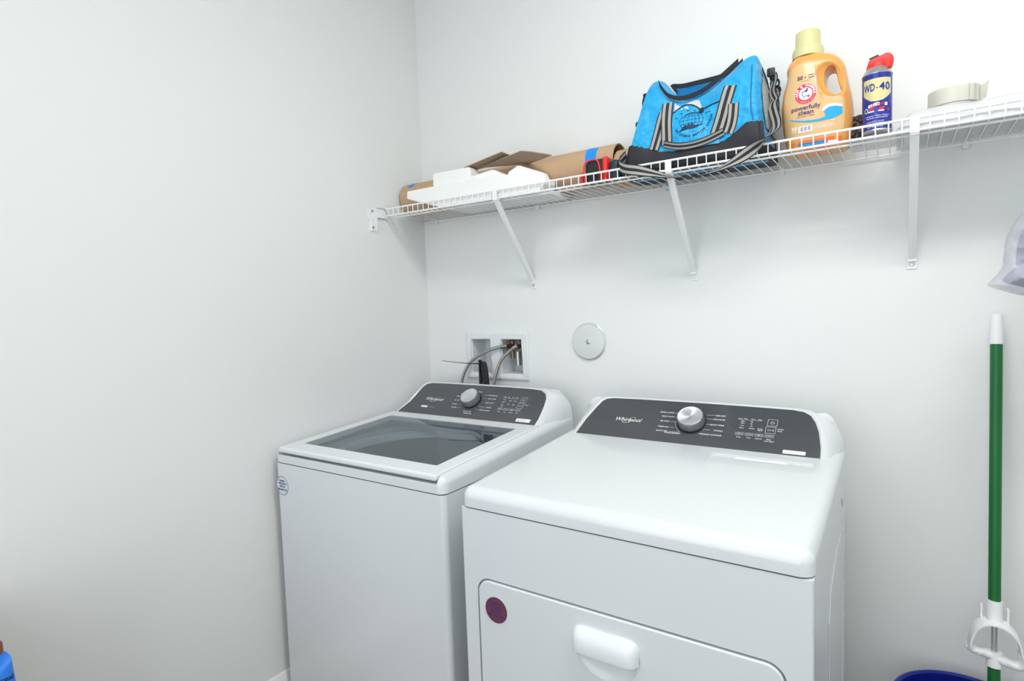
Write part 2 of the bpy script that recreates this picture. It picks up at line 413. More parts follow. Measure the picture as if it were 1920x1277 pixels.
def logo(bm, T, xl, xr, yb, hcap):
    add_text(bm, 'Whirlpool', xl, yb, hcap, T, 'l', 0.012, 0.35, rot=0.0, width=(xr - xl), lift=LZ)
    add_line(bm, [(xl + (xr - xl) * t, yb + v * hcap) for t, v in ((0.28, -0.10), (0.27, -0.28), (0.32, -0.45), (0.42, -0.42), (0.50, -0.28))], 0.0012, T, 0, lift=LZ)
    add_line(bm, [(xl + (xr - xl) * t, yb + v * hcap) for t, v in ((0.56, 1.0), (0.63, 1.2), (0.72, 1.2), (0.74, 1.0), (0.70, 0.85))], 0.0014, T, 1, lift=LZ)
def frame_rect(bm, x0, x1, y0, y1, w, T, mi=0): add_line(bm, [(x0, y0), (x1, y0), (x1, y1), (x0, y1)], w, T, mi, True, LZ)

# ------------------------------------------------------------------ washing machine
xw, xw2, yw, zw = 0.0284, 0.7204, -0.767, 0.8291
wa = thing('washing_machine', 'white top-load washing machine with grey glass lid in the corner', 'washing machine', (0.374, -0.43, 0))
up = lambda e: abs(e.verts[0].co.z - e.verts[1].co.z) > 0.3
cab = obj('cabinet', bbox(xw, xw2, yw, -0.09, 0.025, zw - 0.003, 0.016, 4, up), M['enamel'], wa)
bm = NB(); add_cyl(bm, (0.374, -0.50, 0.32), (0.374, -0.50, 0.9), 0.262, 64); cut(cab, bm)
bm = NB(); add_cyl(bm, (0.374, -0.50, 0.325), (0.374, -0.50, 0.33), 0.262, 64); obj('tub_floor', bm, M['tub'], wa)
bm = NB()
add_lathe(bm, [(0.258, 0.826), (0.258, 0.33), (0.252, 0.33), (0.248, 0.815), (0.252, 0.826)], (0.374, -0.50, 0), 96)
obj('basket', bm, M['basket'], wa)
bm = NB()
add_lathe(bm, [(0.258, 0.846), (0.250, 0.852), (0.232, 0.846), (0.222, 0.83), (0.222, 0.80), (0.228, 0.79), (0.250, 0.79)], (0.374, -0.50, 0), 96)
obj('basket_rim', bm, M['tub'], wa)
bm = NB()
add_lathe(bm, [(0.20, 0.34), (0.17, 0.37), (0.07, 0.40), (0.045, 0.46), (0.04, 0.62), (0.03, 0.64), (0, 0.645)], (0.374, -0.50, 0), 48)
for k in range(4):
    a = k * PI / 2; add_cyl(bm, (0.374 + .04 * math.cos(a), -0.5 + .04 * math.sin(a), 0.42), (0.374 + .17 * math.cos(a), -0.5 + .17 * math.sin(a), 0.39), 0.022, 10, 0.012)
obj('agitator', bm, M['tub'], wa)
for sx in (xw + 0.05, xw2 - 0.05):
    for sy in (yw + 0.05, -0.14):
        bm = NB(); add_cyl(bm, (sx, sy, 0), (sx, sy, 0.03), 0.02, 16); obj('foot', bm, M['rubber'], wa)
# dark joint under the cover, cover with its opening
obj('cover_gasket', bbox(xw + 0.003, xw2 - 0.003, yw + 0.003, -0.092, zw - 0.003, zw + 0.001, 0.014, 3, lambda e: abs(e.verts[0].co.z - e.verts[1].co.z) > 0.001), M['seam'], wa)
gk = wa.children[-1]; cut(gk, bbox(0.075, 0.675, -0.72, -0.29, 0.8, 0.9, 0))
cover = obj('top_cover', sloped_slab(xw - 0.001, xw2 + 0.001, yw - 0.001, -0.09, zw, 0.873, 0.9145, 0.024), M['enamel'], wa)
cut(cover, bbox(0.075, 0.675, -0.72, -0.29, 0.80, 0.95, 0.03, 4, lambda e: abs(e.verts[0].co.z - e.verts[1].co.z) > 0.05), 40)
cut(cover, bbox(0.047, 0.700, -0.80, -0.272, 0.853, 1.0, 0.0), 40)         # seat of the lid, open to the front
# lid: slopes up towards the console
def lidz(y, z0=0.8775): return z0 + (y + 0.76) * 0.0586
lid = NB(); vs = add_box(lid, 0.050, 0.697, -0.768, -0.276, 0.858, 0.8775)
for v in vs: v.co.z = lidz(v.co.y) - (0.0 if v.co.z > 0.87 else 0.018)
bmesh.ops.recalc_face_normals(lid, faces=lid.faces)
bevel(lid, 0.006, 3)
bevel(lid, 0.0, 1, lambda e: False) if False else None
lido = obj('lid', lid, M['plastic'], wa)
gx0, gx1, gy0, gy1 = 0.098, 0.650, -0.709, -0.3325
gz = -0.0025
cutter = NB(); add_prism(cutter, round_rect(gx0, gx1, gy0, gy1, 0.004, 2), 0.7, 1.1, 'xy'); cut(lido, cutter)
bm = NB(); vs = add_box(bm, gx0 - 0.0, gx1 + 0.0, gy0, gy1, 0, 1)
for v in vs: v.co.z = lidz(v.co.y) - (0.0012 if v.co.z > 0.5 else 0.0052)
bmesh.ops.recalc_face_normals(bm, faces=bm.faces)
go = obj('lid_glass', bm, M['glass'], wa); go['label'] = 'grey tinted glass window of the lid'
bm = NB(); add_line(bm, [(0.062, -0.7690), (0.69, -0.7690)], 0.002)
bm.free()
# rear ledge between lid and console
WO = [(0.068, 0.0), (0.096, 0.053), (0.105, 0.101), (0.111, 0.130), (0.122, 0.145), (0.146, 0.151), (0.22, 0.1525), (0.374, 0.153), (0.52, 0.1525), (0.605, 0.151), (0.640, 0.147), (0.660, 0.134), (0.671, 0.112), (0.677, 0.073), (0.6795, 0.027), (0.676, 0.0), (0.52, 0), (0.374, 0), (0.22, 0)]
WT, wp = console(wa, (0, -0.268, 0.903), -0.15, 0.9995, WO, xw, xw2, -0.089, 0.865)
bm = NB(); logo(bm, WT, 0.167, 0.252, 0.066, 0.0135)
add_poly(bm, [(0.165, 0.030), (0.196, 0.030), (0.196, 0.039), (0.165, 0.039)], WT, 0, LZ)
add_text(bm, 'EcoBoost', 0.200, 0.031, 0.006, WT, 'l', lift=LZ, mi=2)
obj('brand_lettering', bm, [M['print'], M['gold'], M['print_dim']], wp)
bm = NB()
for t, x, s, al in (('NORMAL', 0.38, 0.120, 'l'), ('QUICK', 0.331, 0.1065, 'r'), ('DELICATES', 0.331, 0.0925, 'r'), ('COLORS', 0.323, 0.074, 'r'), ('WHITES', 0.323, 0.055, 'r'), ('SANITIZE', 0.331, 0.040, 'r'),
                    ('WATERPROOF', 0.478, 0.1065, 'r'), ('BULKY ITEMS', 0.478, 0.0915, 'r'), ('HEAVY DUTY', 0.478, 0.0725, 'r'), ('TOWELS', 0.478, 0.052, 'r'), ('CLEAN WASHER', 0.478, 0.038, 'r'), ('DRAIN & SPIN', 0.405, 0.027, 'r'), ('RINSE & SPIN', 0.409, 0.0185, 'r')):
    add_text(bm, t, x, s, 0.0042, WT, al, 0.02, lift=LZ)
for x0, x1, s in ((0.335, 0.352, 0.1085), (0.335, 0.348, 0.0945), (0.327, 0.343, 0.076), (0.327, 0.345, 0.057), (0.335, 0.352, 0.043), (0.420, 0.440, 0.1085), (0.424, 0.436, 0.0935), (0.424, 0.430, 0.0745), (0.424, 0.448, 0.054), (0.418, 0.428, 0.041)):
    add_line(bm, [(x0, s), (x1, s)], 0.0008, WT, 0, False, LZ)
obj('dial_lettering', bm, M['print'], wp)
def display(T, pn, dx, ds, rows):
    bm = NB()
    for t, x, s in rows: add_text(bm, t, x + dx, s + ds, 0.0036, T, 'c', 0.015, lift=LZ)
    frame_rect(bm, 1.365 + dx, 1.388 + dx, 0.0905 + ds, 0.1125 + ds, 0.0011, T); frame_rect(bm, 1.363 + dx, 1.3865 + dx, 0.065 + ds, 0.0865 + ds, 0.0011, T)
    add_line(bm, circle(1.3765 + dx, 0.1012 + ds, 0.0042, 20, None, 125, 415), 0.0009, T, 0, False, LZ); add_line(bm, [(1.3765 + dx, 0.1015 + ds), (1.3765 + dx, 0.1066 + ds)], 0.0009, T, 0, False, LZ)
    for k in (0, 0.0042): add_line(bm, [(1.3685 + dx + k, 0.0725 + ds), (1.3725 + dx + k, 0.0755 + ds), (1.3685 + dx + k, 0.0785 + ds)], 0.0008, T, 0, True, LZ)
    for k in (0, 0.0025): add_line(bm, [(1.3795 + dx + k, 0.0725 + ds), (1.3795 + dx + k, 0.0785 + ds)], 0.001, T, 0, False, LZ)
    add_line(bm, [(1.289 + dx, 0.1045 + ds), (1.350 + dx, 0.1045 + ds)], 0.0006, T, 0, False, LZ)
    obj('display_marks', bm, M['print'], pn)
    for k, g in enumerate(('|', '-', 'x', '~')):
        x0 = 1.2905 + dx + k * 0.0243; bm = NB()
        b = plane((0, 0, 0), (1, 0, 0), (0, 1, 0)); add_box(bm, x0, x0 + 0.0225, 0.0495 + ds, 0.0605 + ds, LZ - 0.0012, LZ + 0.0006)
        bmesh.ops.recalc_face_normals(bm, faces=bm.faces); bmesh.ops.transform(bm, matrix=T, verts=bm.verts)
        add_text(bm, g, x0 + 0.011, 0.0535 + ds, 0.005, T, 'c', 0.02, mi=1, lift=LZ + 0.0009)
        obj('touch_button', bm, [M['button'], M['print']], pn)
knob(wa, WT, 0.380, 0.079, 0.035)
display(WT, wp, -0.785, -0.003, [('Temp', 1.296, 0.108), ('Spin', 1.313, 0.108), ('Soil', 1.330, 0.108), ('Rinse', 1.347, 0.108), ('Hot', 1.300, 0.095), ('High', 1.325, 0.093), ('Heavy', 1.345, 0.093), ('Warm', 1.300, 0.085), ('Med', 1.325, 0.077), ('Light', 1.345, 0.077), ('Cold', 1.300, 0.073), ('Cool', 1.302, 0.0645), ('Temp', 1.302, 0.0425), ('Spin', 1.326, 0.0425), ('Options', 1.351, 0.0425), ('Rinse', 1.375, 0.0425), ('START', 1.398, 0.079)])
bm = NB(); add_poly(bm, round_rect(0.601, 0.656, 0.006, 0.020, 0.002, 3), WT, 0, LZ); 
for k in range(3): add_line(bm, [(0.606, 0.010 + k * 0.003), (0.640, 0.010 + k * 0.003)], 0.0006, WT, 1, False, LZ + 0.0004)
obj('data_label', bm, [M['whitep'], M['print_dim']], wp)
def round_sticker(parent, cx, y, cz, r, face, ink, lines, name='round_sticker'):
    T = plane((0, y, 0), (1, 0, 0), (0, 0, 1)); bm = NB(); add_lathe(bm, [(0, -0.0006), (r, -0.0006), (r, 0)], (cx, y, cz), 48, 'y')
    o = obj(name, bm, face, parent)
    bm = NB(); add_line(bm, circle(cx, cz, r * 0.965, 48), r * 0.045, T, 0, True, 0.0010)
    for t, dz, h, w in lines: add_text(bm, t, cx, cz + dz * r, h * r, T, 'c', 0.02, lift=0.0010, width=w * r)
    obj('sticker_lettering', bm, ink, o); return o
LN = [('Reliable', 0.44, 0.20, 0.95), ('APPLIANCE', 0.13, 0.20, 1.35), ('SERVICE', -0.17, 0.20, 0.95), ('386-596-2741', -0.52, 0.22, 1.5)]
s1 = round_sticker(wa, 0.0601, yw - 0.0002, 0.7557, 0.0300, M['st_white'], M['st_ink'], LN); s1['label'] = 'round white repair sticker with blue lettering'

# ------------------------------------------------------------------ dryer
xd, xd2, yd, zd = 0.7989, 1.5359, -0.7975, 0.8278
dr = thing('clothes_dryer', 'white front-load clothes dryer with drop-down door and grey control panel', 'clothes dryer', (1.167, -0.48, 0))
cab = obj('cabinet', bbox(xd, xd2, yd, -0.162, 0.025, zd - 0.003, 0.006, 3, up), M['enamel'], dr)
DR = round_rect(0.8401, 1.4963, 0.175, 0.6685, 0.035, 8)
bm = NB(); add_prism(bm, DR, yd - 0.02, yd + 0.014); cut(cab, bm)
# stamped relief on the right flank
bm = NB(); add_prism(bm, [(-0.611, 0.05), (-0.611, 0.74), (-0.60, 0.765), (-0.42, 0.79), (-0.36, 0.80), (-0.25, 0.80), (-0.215, 0.77), (-0.215, 0.05)], xd2 - 0.0022, xd2 + 0.01, 'yz'); cut(cab, bm)
bm = NB(); add_prism(bm, [(-0.545, 0.09), (-0.545, 0.63), (-0.515, 0.68), (-0.44, 0.705), (-0.36, 0.72), (-0.28, 0.72), (-0.26, 0.70), (-0.26, 0.09)], xd2 - 0.0022, xd2 + 0.0, 'yz'); bevel(bm, 0.0015, 2); obj('side_emboss', bm, M['enamel'], dr)
for sx in (xd + 0.05, xd2 - 0.05):
    for sy in (yd + 0.05, -0.21):
        bm = NB(); add_cyl(bm, (sx, sy, 0), (sx, sy, 0.03), 0.02, 16); obj('foot', bm, M['rubber'], dr)
obj('cover_gasket', bbox(xd + 0.003, xd2 - 0.003, yd + 0.003, -0.165, zd - 0.003, zd + 0.001, 0.022, 4, lambda e: abs(e.verts[0].co.z - e.verts[1].co.z) > 0.001), M['seam'], dr)
cover = obj('top_cover', sloped_slab(xd - 0.001, xd2 + 0.001, yd - 0.001, -0.162, zd, 0.8725, 0.9085, 0.026, 6), M['enamel'], dr)
# shallow tray behind, in front of the console
T9 = Matrix.Translation((0, -0.337, 0.8975)) @ Matrix.Rotation(math.atan(0.0566), 4, 'X')
bm = NB(); add_prism(bm, round_rect(1.254, 1.491, -0.073, 0.0, 0.012, 4), -0.0035, 0.03, 'xy'); bmesh.ops.transform(bm, matrix=T9, verts=bm.verts); cut(cover, bm, 20)
bm = NB(); add_poly(bm, round_rect(1.313, 1.430, -0.022, -0.006, 0.001, 1), T9, 0, -0.0030); obj('care_label', bm, M['whitep'], dr)
DO = [(0.842, 0.0), (0.855, 0.060), (0.872, 0.113), (0.881, 0.137), (0.893, 0.148), (0.915, 0.1525), (1.0, 0.1545), (1.204, 0.155), (1.35, 0.1535), (1.420, 0.152), (1.446, 0.147), (1.462, 0.136), (1.474, 0.114), (1.4835, 0.084), (1.4915, 0.034), (1.493, 0.0), (1.35, 0), (1.204, 0), (1.0, 0)]
DT, dp = console(dr, (0, -0.297, 0.899), -0.175, 0.991, DO, xd, xd2, -0.160, 0.862)
bm = NB(); logo(bm, DT, 0.950, 1.030, 0.064, 0.0135); obj('brand_lettering', bm, [M['print'], M['gold'], M['print_dim']], dp)
bm = NB()
for t, x, s, al in (('NORMAL', 1.160, 0.124, 'l'), ('MIXED LOADS', 1.115, 0.1075, 'r'), ('HEAVY DUTY', 1.121, 0.0925, 'r'), ('AIR ONLY', 1.111, 0.0745, 'r'), ('TIMED DRY', 1.114, 0.0535, 'r'), ('QUICK DRY', 1.114, 0.0385, 'r'), ('STEAM REFRESH', 1.150, 0.0335, 'r'),
                    ('LESS DRY', 1.258, 0.1095, 'r'), ('DELICATES', 1.258, 0.0955, 'r'), ('BULKY ITEMS', 1.259, 0.0755, 'r'), ('TOWELS', 1.259, 0.0560, 'r'), ('WRINKLE CONTROL', 1.260, 0.0400, 'r')):
    add_text(bm, t, x, s, 0.0044, DT, al, 0.022, lift=LZ)
for x0, x1, s in ((1.118, 1.133, 0.1095), (1.124, 1.133, 0.0945), (1.114, 1.128, 0.0765), (1.117, 1.129, 0.0555), (1.118, 1.146, 0.0405), (1.207, 1.236, 0.1115), (1.210, 1.226, 0.0975), (1.212, 1.220, 0.0775), (1.207, 1.226, 0.0580), (1.198, 1.206, 0.0425)):
    add_line(bm, [(x0, s), (x1, s)], 0.0009, DT, 0, False, LZ)
add_line(bm, circle(1.172, 0.079, 0.0445, 14, None, 178, 238), 0.0009, DT, 0, False, LZ)
obj('dial_lettering', bm, M['print'], dp)
knob(dr, DT, 1.172, 0.079, 0.037)
display(DT, dp, 0.0, 0.0, [('Temp', 1.296, 0.107), ('Dry', 1.310, 0.107), ('Time', 1.328, 0.107), ('Heat', 1.345, 0.107), ('High', 1.303, 0.098), ('Med', 1.304, 0.091), ('Low', 1.304, 0.083), ('60', 1.326, 0.098), ('40', 1.326, 0.090), ('20', 1.327, 0.082), ('Extra', 1.304, 0.0745), ('Gentle', 1.329, 0.0745), ('Damp', 1.350, 0.0755), ('Signal', 1.350, 0.0705), ('Temp', 1.301, 0.0425), ('Time', 1.326, 0.0425), ('Options', 1.350, 0.0425), ('Mute', 1.375, 0.0425), ('Hold Signal', 1.376, 0.0365), ('START', 1.398, 0.079), ('Pause', 1.397, 0.073)])
bm = NB(); add_poly(bm, round_rect(1.411, 1.462, 0.005, 0.0165, 0.003, 4), DT, 0, LZ)
for k in range(3): add_line(bm, [(1.416, 0.0078 + k * 0.0028), (1.446, 0.0078 + k * 0.0028)], 0.0006, DT, 1, False, LZ + 0.0004)
obj('data_label', bm, [M['whitep'], M['print_dim']], dp)
# door
bm = NB(); add_prism(bm, round_rect(0.8445, 1.4919, 0.1795, 0.6640, 0.031, 8), yd - 0.003, yd + 0.012)
bevel(bm, 0.0035, 3, lambda e: all(v.co.y < yd for v in e.verts))
door = obj('door', bm, M['enamel'], dr)
bm = NB(); bmesh.ops.create_uvsphere(bm, u_segments=32, v_segments=24, radius=1.0)
for v in bm.verts: v.co = Vector((1.163 + v.co.x * 0.067, yd - 0.004 + v.co.y * 0.014, 0.578 + v.co.z * 0.053))
cut(door, bm)
# hooded pull: rounded box with a soft upper lip, open below
hx0, hx1 = 1.0905, 1.2345
bm = NB(); prof = [(yd - 0.0005, 0.630), (yd - 0.010, 0.6285), (yd - 0.020, 0.621), (yd - 0.0255, 0.608), (yd - 0.0265, 0.590), (yd - 0.026, 0.5835), (yd - 0.021, 0.5835), (yd - 0.019, 0.60), (yd - 0.008, 0.612), (yd - 0.0005, 0.612)]
N = 20; rings = []
for i in range(N + 1):
    t = i / N; x = hx0 + (hx1 - hx0) * t; e = min(t, 1 - t) * N / 3.5; k = math.sqrt(max(0, 1 - max(0, 1 - e) ** 2)) if e < 1 else 1
    rings.append([bm.verts.new((x, yd - 0.0005 + (y - yd + 0.0005) * (0.25 + 0.75 * k), 0.5835 + (z - 0.5835) * (0.72 + 0.28 * k))) for y, z in prof])
for A, B in zip(rings, rings[1:]):
    for j in range(len(prof)): bm.faces.new((A[j], A[(j + 1) % len(prof)], B[(j + 1) % len(prof)], B[j]))
bm.faces.new(rings[0]); bm.faces.new(rings[-1]); bmesh.ops.recalc_face_normals(bm, faces=bm.faces)
obj('door_handle', bm, M['plastic'], door, 50)
s2 = round_sticker(dr, 0.8936, yd - 0.0034, 0.6015, 0.0297, M['st_red'], M['st_ink'], LN); s2['label'] = 'round copper coloured repair sticker with dark blue lettering'

# ------------------------------------------------------------------ supply box in the wall with its valves
ob = thing('washer_outlet_box', 'white recessed water outlet box in the wall behind the washing machine', 'outlet box', (0.35, 0, 1.1))
bm = NB(); X0, X1, Z0, Z1 = 0.2066, 0.4965, 1.0045, 1.187
add_prism(bm, [(X0, Z0), (X1, Z0), (X1, Z1), (X0, Z1)], -0.009, 0.0)
bevel(bm, 0.006, 3, lambda e: all(v.co.y < -0.005 for v in e.verts))
fp = obj('faceplate', bm, M['plastic'], ob)
for a, b in ((0.2306, 0.3225), (0.374, 0.4665)):
    bm = NB(); A = [(a, 1.0295), (b, 1.0295), (b, 1.1595), (a, 1.1595)]; B = [(a - .012, 1.012), (b + .012, 1.012), (b + .003, 1.163), (a - .003, 1.163)]
    va = [bm.verts.new((p[0], 0.004, p[1])) for p in A]; vb = [bm.verts.new((p[0], -0.012, p[1])) for p in B]
    vz = [bm.verts.new((p[0], 0.02, p[1])) for p in A]
    for i in range(4): bm.faces.new((va[i], va[(i + 1) % 4], vb[(i + 1) % 4], vb[i])); bm.faces.new((va[i], va[(i + 1) % 4], vz[(i + 1) % 4], vz[i]))
    bm.faces.new(vb); bm.faces.new(vz[::-1]); bmesh.ops.recalc_face_normals(bm, faces=bm.faces); cut(fp, bm)
    bm = NB(); add_box(bm, a + 0.0008, b - 0.0008, 0.0, 0.086, 1.0303, 1.1587)
    for f in [f for f in bm.faces if f.calc_center_median().y < 0.001]: bm.faces.remove(f)
    bmesh.ops.recalc_face_normals(bm, faces=bm.faces); bmesh.ops.reverse_faces(bm, faces=bm.faces); 
    obj('recess_liner', bm, M['plastic'], ob)
for x, hm in ((0.392, M['red']), (0.440, M['can'])):
    bm = NB(); add_cyl(bm, (x, 0.045, 1.085), (x, 0.045, 1.150), 0.008, 16); add_cyl(bm, (x, 0.05, 1.132), (x, 0.006, 1.132), 0.009, 16)
    add_lathe(bm, [(0.0, 0), (0.0105, 0), (0.0105, 0.014), (0.0, 0.014)], (x, 0.0, 1.132), 6, 'y')
    v = obj('valve', bm, M['brass'], ob)
    bm = NB(); add_box(bm, x - 0.011, x + 0.011, 0.036, 0.054, 1.150, 1.155); bevel(bm, 0.002, 2); obj('valve_handle', bm, hm, v)
bm = NB(); add_cyl(bm, (0.4145, 0.05, 1.055), (0.4145, 0.05, 1.11), 0.012, 20); obj('drain_stub', bm, M['steel'], ob)

M['nut'] = mat('hose_nut_metal', rgb(128, 124, 120), 0.5, 0.8)
def hose(P, label):
    P = catmull(P, 8); bm = NB(); add_tube(bm, P, 0.0062, 12)
    o = obj('water_hose', bm, M['braid']); tag(o, label, 'hose', 'braided supply hoses'); d = (P[0] - P[2]).normalized()
    bm = NB(); add_cyl(bm, P[0] + d * 0.004, P[0] - d * 0.016, 0.0092, 6); obj('hose_nut', bm, M['nut'], o); return o
m = mat('braided_steel', rgb(178, 176, 172), 0.35, 0.9)
nt = m.node_tree; wv = nt.nodes.new('ShaderNodeTexWave'); wv.inputs['Scale'].default_value = 260; tc = nt.nodes.new('ShaderNodeTexCoord'); wv.bands_direction = 'DIAGONAL'
bp_ = nt.nodes.new('ShaderNodeBump'); bp_.inputs['Distance'].default_value = 0.001; bp_.inputs['Strength'].default_value = 0.6
nt.links.new(tc.outputs['Object'], wv.inputs[0]); nt.links.new(wv.outputs[1], bp_.inputs['Height']); nt.links.new(bp_.outputs[0], nt.nodes['Principled BSDF'].inputs['Normal']); M['braid'] = m
hose([(0.392, -0.003, 1.132), (0.366, -0.022, 1.130), (0.307, -0.030, 1.110), (0.248, -0.035, 1.075), (0.215, -0.040, 1.03), (0.200, -0.045, 0.98), (0.196, -0.048, 0.90), (0.196, -0.05, 0.80)], 'braided steel hose bending far left from the red valve')
hose([(0.440, -0.003, 1.132), (0.424, -0.020, 1.119), (0.393, -0.034, 1.085), (0.375, -0.040, 1.045), (0.362, -0.044, 1.0), (0.354, -0.046, 0.93), (0.352, -0.05, 0.80)], 'braided steel hose dropping from the right-hand valve')
pc = thing('power_cord', 'black power cord bundle tied up behind the washing machine', 'cord', (0.34, -0.06, 0.8))
bm = NB(); add_tube(bm, catmull([(0.352, -0.062, 0.80), (0.346, -0.066, 0.98), (0.340, -0.066, 1.05), (0.333, -0.066, 1.072), (0.325, -0.066, 1.06), (0.335, -0.066, 1.0), (0.335, -0.064, 0.80)], 8), 0.0085, 12)
obj('cord', bm, M['rubber'], pc)
bm = NB(); add_box(bm, 0.313, 0.3185, -0.076, -0.058, 0.80, 1.086); bevel(bm, 0.001, 1); obj('plug_tail', bm, M['black'], pc)
bm = NB(); add_tube(bm, [(0.321, -0.068, 1.071), (0.275, -0.072, 1.071), (0.220, -0.076, 1.073), (0.136, -0.080, 1.0795)], [0.0028, 0.002, 0.0013, 0.001], 6); obj('cable_tie', bm, M['black'], pc)
# round chrome clean-out cover
cv = thing('cleanout_cover', 'round chrome clean-out cover with a centre screw on the back wall', 'wall cover', (0.7476, 0, 1.154))
bm = NB(); add_lathe(bm, [(0.0, 0), (0.0655, 0), (0.0655, -0.001), (0.0615, -0.0035), (0.0612, -0.0075), (0.060, -0.009), (0.058, -0.0092), (0.0, -0.0092)], (0.7476, 0, 1.154), 64, 'y')
obj('cover_plate', bm, M['coverm'] if 'coverm' in M else mat('satin_chrome', rgb(224, 227, 227), 0.2, 0.55), cv, 25)
bm = NB(); add_lathe(bm, [(0.009, -0.0091), (0.0085, -0.0105), (0.004, -0.0115), (0, -0.0115)], (0.7476, 0, 1.154), 24, 'y'); obj('screw', bm, M['steel'], cv)

# ------------------------------------------------------------------ wire shelf
ZS, LIP, YF = 1.6481, 0.0265, -0.2251
SX1 = 2.50
sh = thing('wire_shelf', 'long white wire shelf running along the back wall', 'shelf', (1.2, -0.11, ZS))
def rod(name, P, r, n=10):
    bm = NB(); add_tube(bm, P, r, n); return obj(name, bm, M['wire'], sh)
rod('front_rail', [(0.008, YF, ZS), (SX1, YF, ZS)], 0.0032)
rod('front_rail', [(0.008, YF, ZS + LIP), (SX1, YF, ZS + LIP)], 0.0030)
rod('back_rail', [(0.008, -0.010, ZS - 0.004), (SX1, -0.010, ZS - 0.004)], 0.0030)
rod('stiffener_rail', [(0.02, YF + 0.026, ZS - 0.004), (SX1, YF + 0.026, ZS - 0.004)], 0.0028)
bm = NB(); add_tube(bm, [(0, -0.006, ZS - 0.001), (0, YF + 0.004, ZS - 0.001), (0, YF - 0.0012, ZS + 0.001), (0, YF - 0.0018, ZS + 0.005), (0, YF - 0.0018, ZS + LIP - 0.001)], 0.0015, 6)
w0 = obj('wire', bm, M['wire'], sh); x = 1.6257 % 0.0254; w0.location.x = x; w0.matrix_parent_inverse = sh.matrix_world.inverted()
k = 1
while x + 0.0254 * k < SX1 - 0.005:
    w = w0.copy(); w.location.x = x + 0.0254 * k; COL.objects.link(w); k += 1
# bracket that closes the shelf against the left wall
bm = NB(); add_box(bm, 0.0, 0.0035, -0.312, -0.262, 1.628, 1.672); add_box(bm, 0.0, 0.004, -0.30, -0.276, 1.588, 1.63); add_box(bm, 0.0, 0.012, -0.268, -0.219, 1.638, 1.643); add_box(bm, 0.0, 0.012, -0.268, -0.219, 1.676, 1.681); add_box(bm, 0.0, 0.003, -0.268, -0.219, 1.638, 1.681)
add_box(bm, 0.0, 0.012, -0.302, -0.299, 1.586, 1.63); add_box(bm, 0.0, 0.012, -0.277, -0.274, 1.586, 1.63)
bevel(bm, 0.0008, 1); eb = obj('end_bracket', bm, M['white_satin'], sh)
bm = NB()
for y, z in ((-0.290, 1.662), (-0.288, 1.600)): add_lathe(bm, [(0.005, 0.0035), (0.004, 0.0065), (0, 0.007)], (0.0, y, z), 14, 'x')
obj('screw', bm, M['steel'], eb)
for x in (0.075, 0.40, 0.56, 1.03, 1.37, 1.78, 2.1):
    bm = NB(); add_box(bm, x - 0.006, x + 0.006, -0.016, 0.0, ZS - 0.016, ZS + 0.004); bevel(bm, 0.002, 2); add_cyl(bm, (x, -0.017, ZS - 0.012), (x, -0.0155, ZS - 0.012), 0.003, 10)
    obj('wall_clip', bm, M['white_satin'], sh)
def bracket(x, label):
    t = thing('shelf_bracket', label, 'bracket', (x, 0, 1.36), 'shelf support brackets')
    a = Vector((x, YF - 0.002, ZS - 0.004)); b = Vector((x, -0.010, 1.372)); d = (b - a).normalized(); nrm = Vector((0, d.z, -d.y)); hw = 0.0088
    if nrm.y > 0: nrm = -nrm
    bm = NB()                                            # channel section, open towards the wall
    sec = [(-hw, 0.010), (-hw, -0.001), (-hw + 0.003, -0.003), (hw - 0.003, -0.003), (hw, -0.001), (hw, 0.010), (hw - 0.0015, 0.010), (hw - 0.0015, 0.0), (-hw + 0.0015, 0.0), (-hw + 0.0015, 0.010)]
    A = [bm.verts.new(a + Vector((p, 0, 0)) - nrm * q) for p, q in sec]; B = [bm.verts.new(b + Vector((p * 0.92, 0, 0)) - nrm * q) for p, q in sec]; n = len(sec)
    for i in range(n): bm.faces.new((A[i], A[(i + 1) % n], B[(i + 1) % n], B[i]))
    bm.faces.new(A); bm.faces.new(B[::-1]); bmesh.ops.recalc_face_normals(bm, faces=bm.faces); obj('strut', bm, M['white_satin'], t)
    bm = NB(); add_box(bm, x - hw, x + hw, YF - 0.0055, YF - 0.0035, ZS - 0.008, ZS + LIP + 0.001); add_box(bm, x - hw, x + hw, YF - 0.0055, YF + 0.004, ZS - 0.010, ZS - 0.0068)
    obj('hook', bm, M['white_satin'], t)
    bm = NB(); add_box(bm, x - 0.011, x + 0.011, -0.003, 0.0, 1.348, 1.382); bevel(bm, 0.0012, 2); add_box(bm, x - hw, x + hw, -0.014, -0.002, 1.368, 1.374); fpb = obj('foot_plate', bm, M['white_satin'], t)
    bm = NB(); add_lathe(bm, [(0.0042, -0.003), (0.0035, -0.0052), (0, -0.0056)], (x, 0, 1.359), 14, 'y'); obj('screw', bm, M['steel'], fpb)
bracket(0.527, 'white steel shelf bracket below the foam block, nearest the corner')
bracket(1.1164, 'white steel shelf bracket below the blue duffel bag')
bracket(1.6744, 'white steel shelf bracket below the roll of tape')

ZT = ZS + 0.001          # top of the deck wires
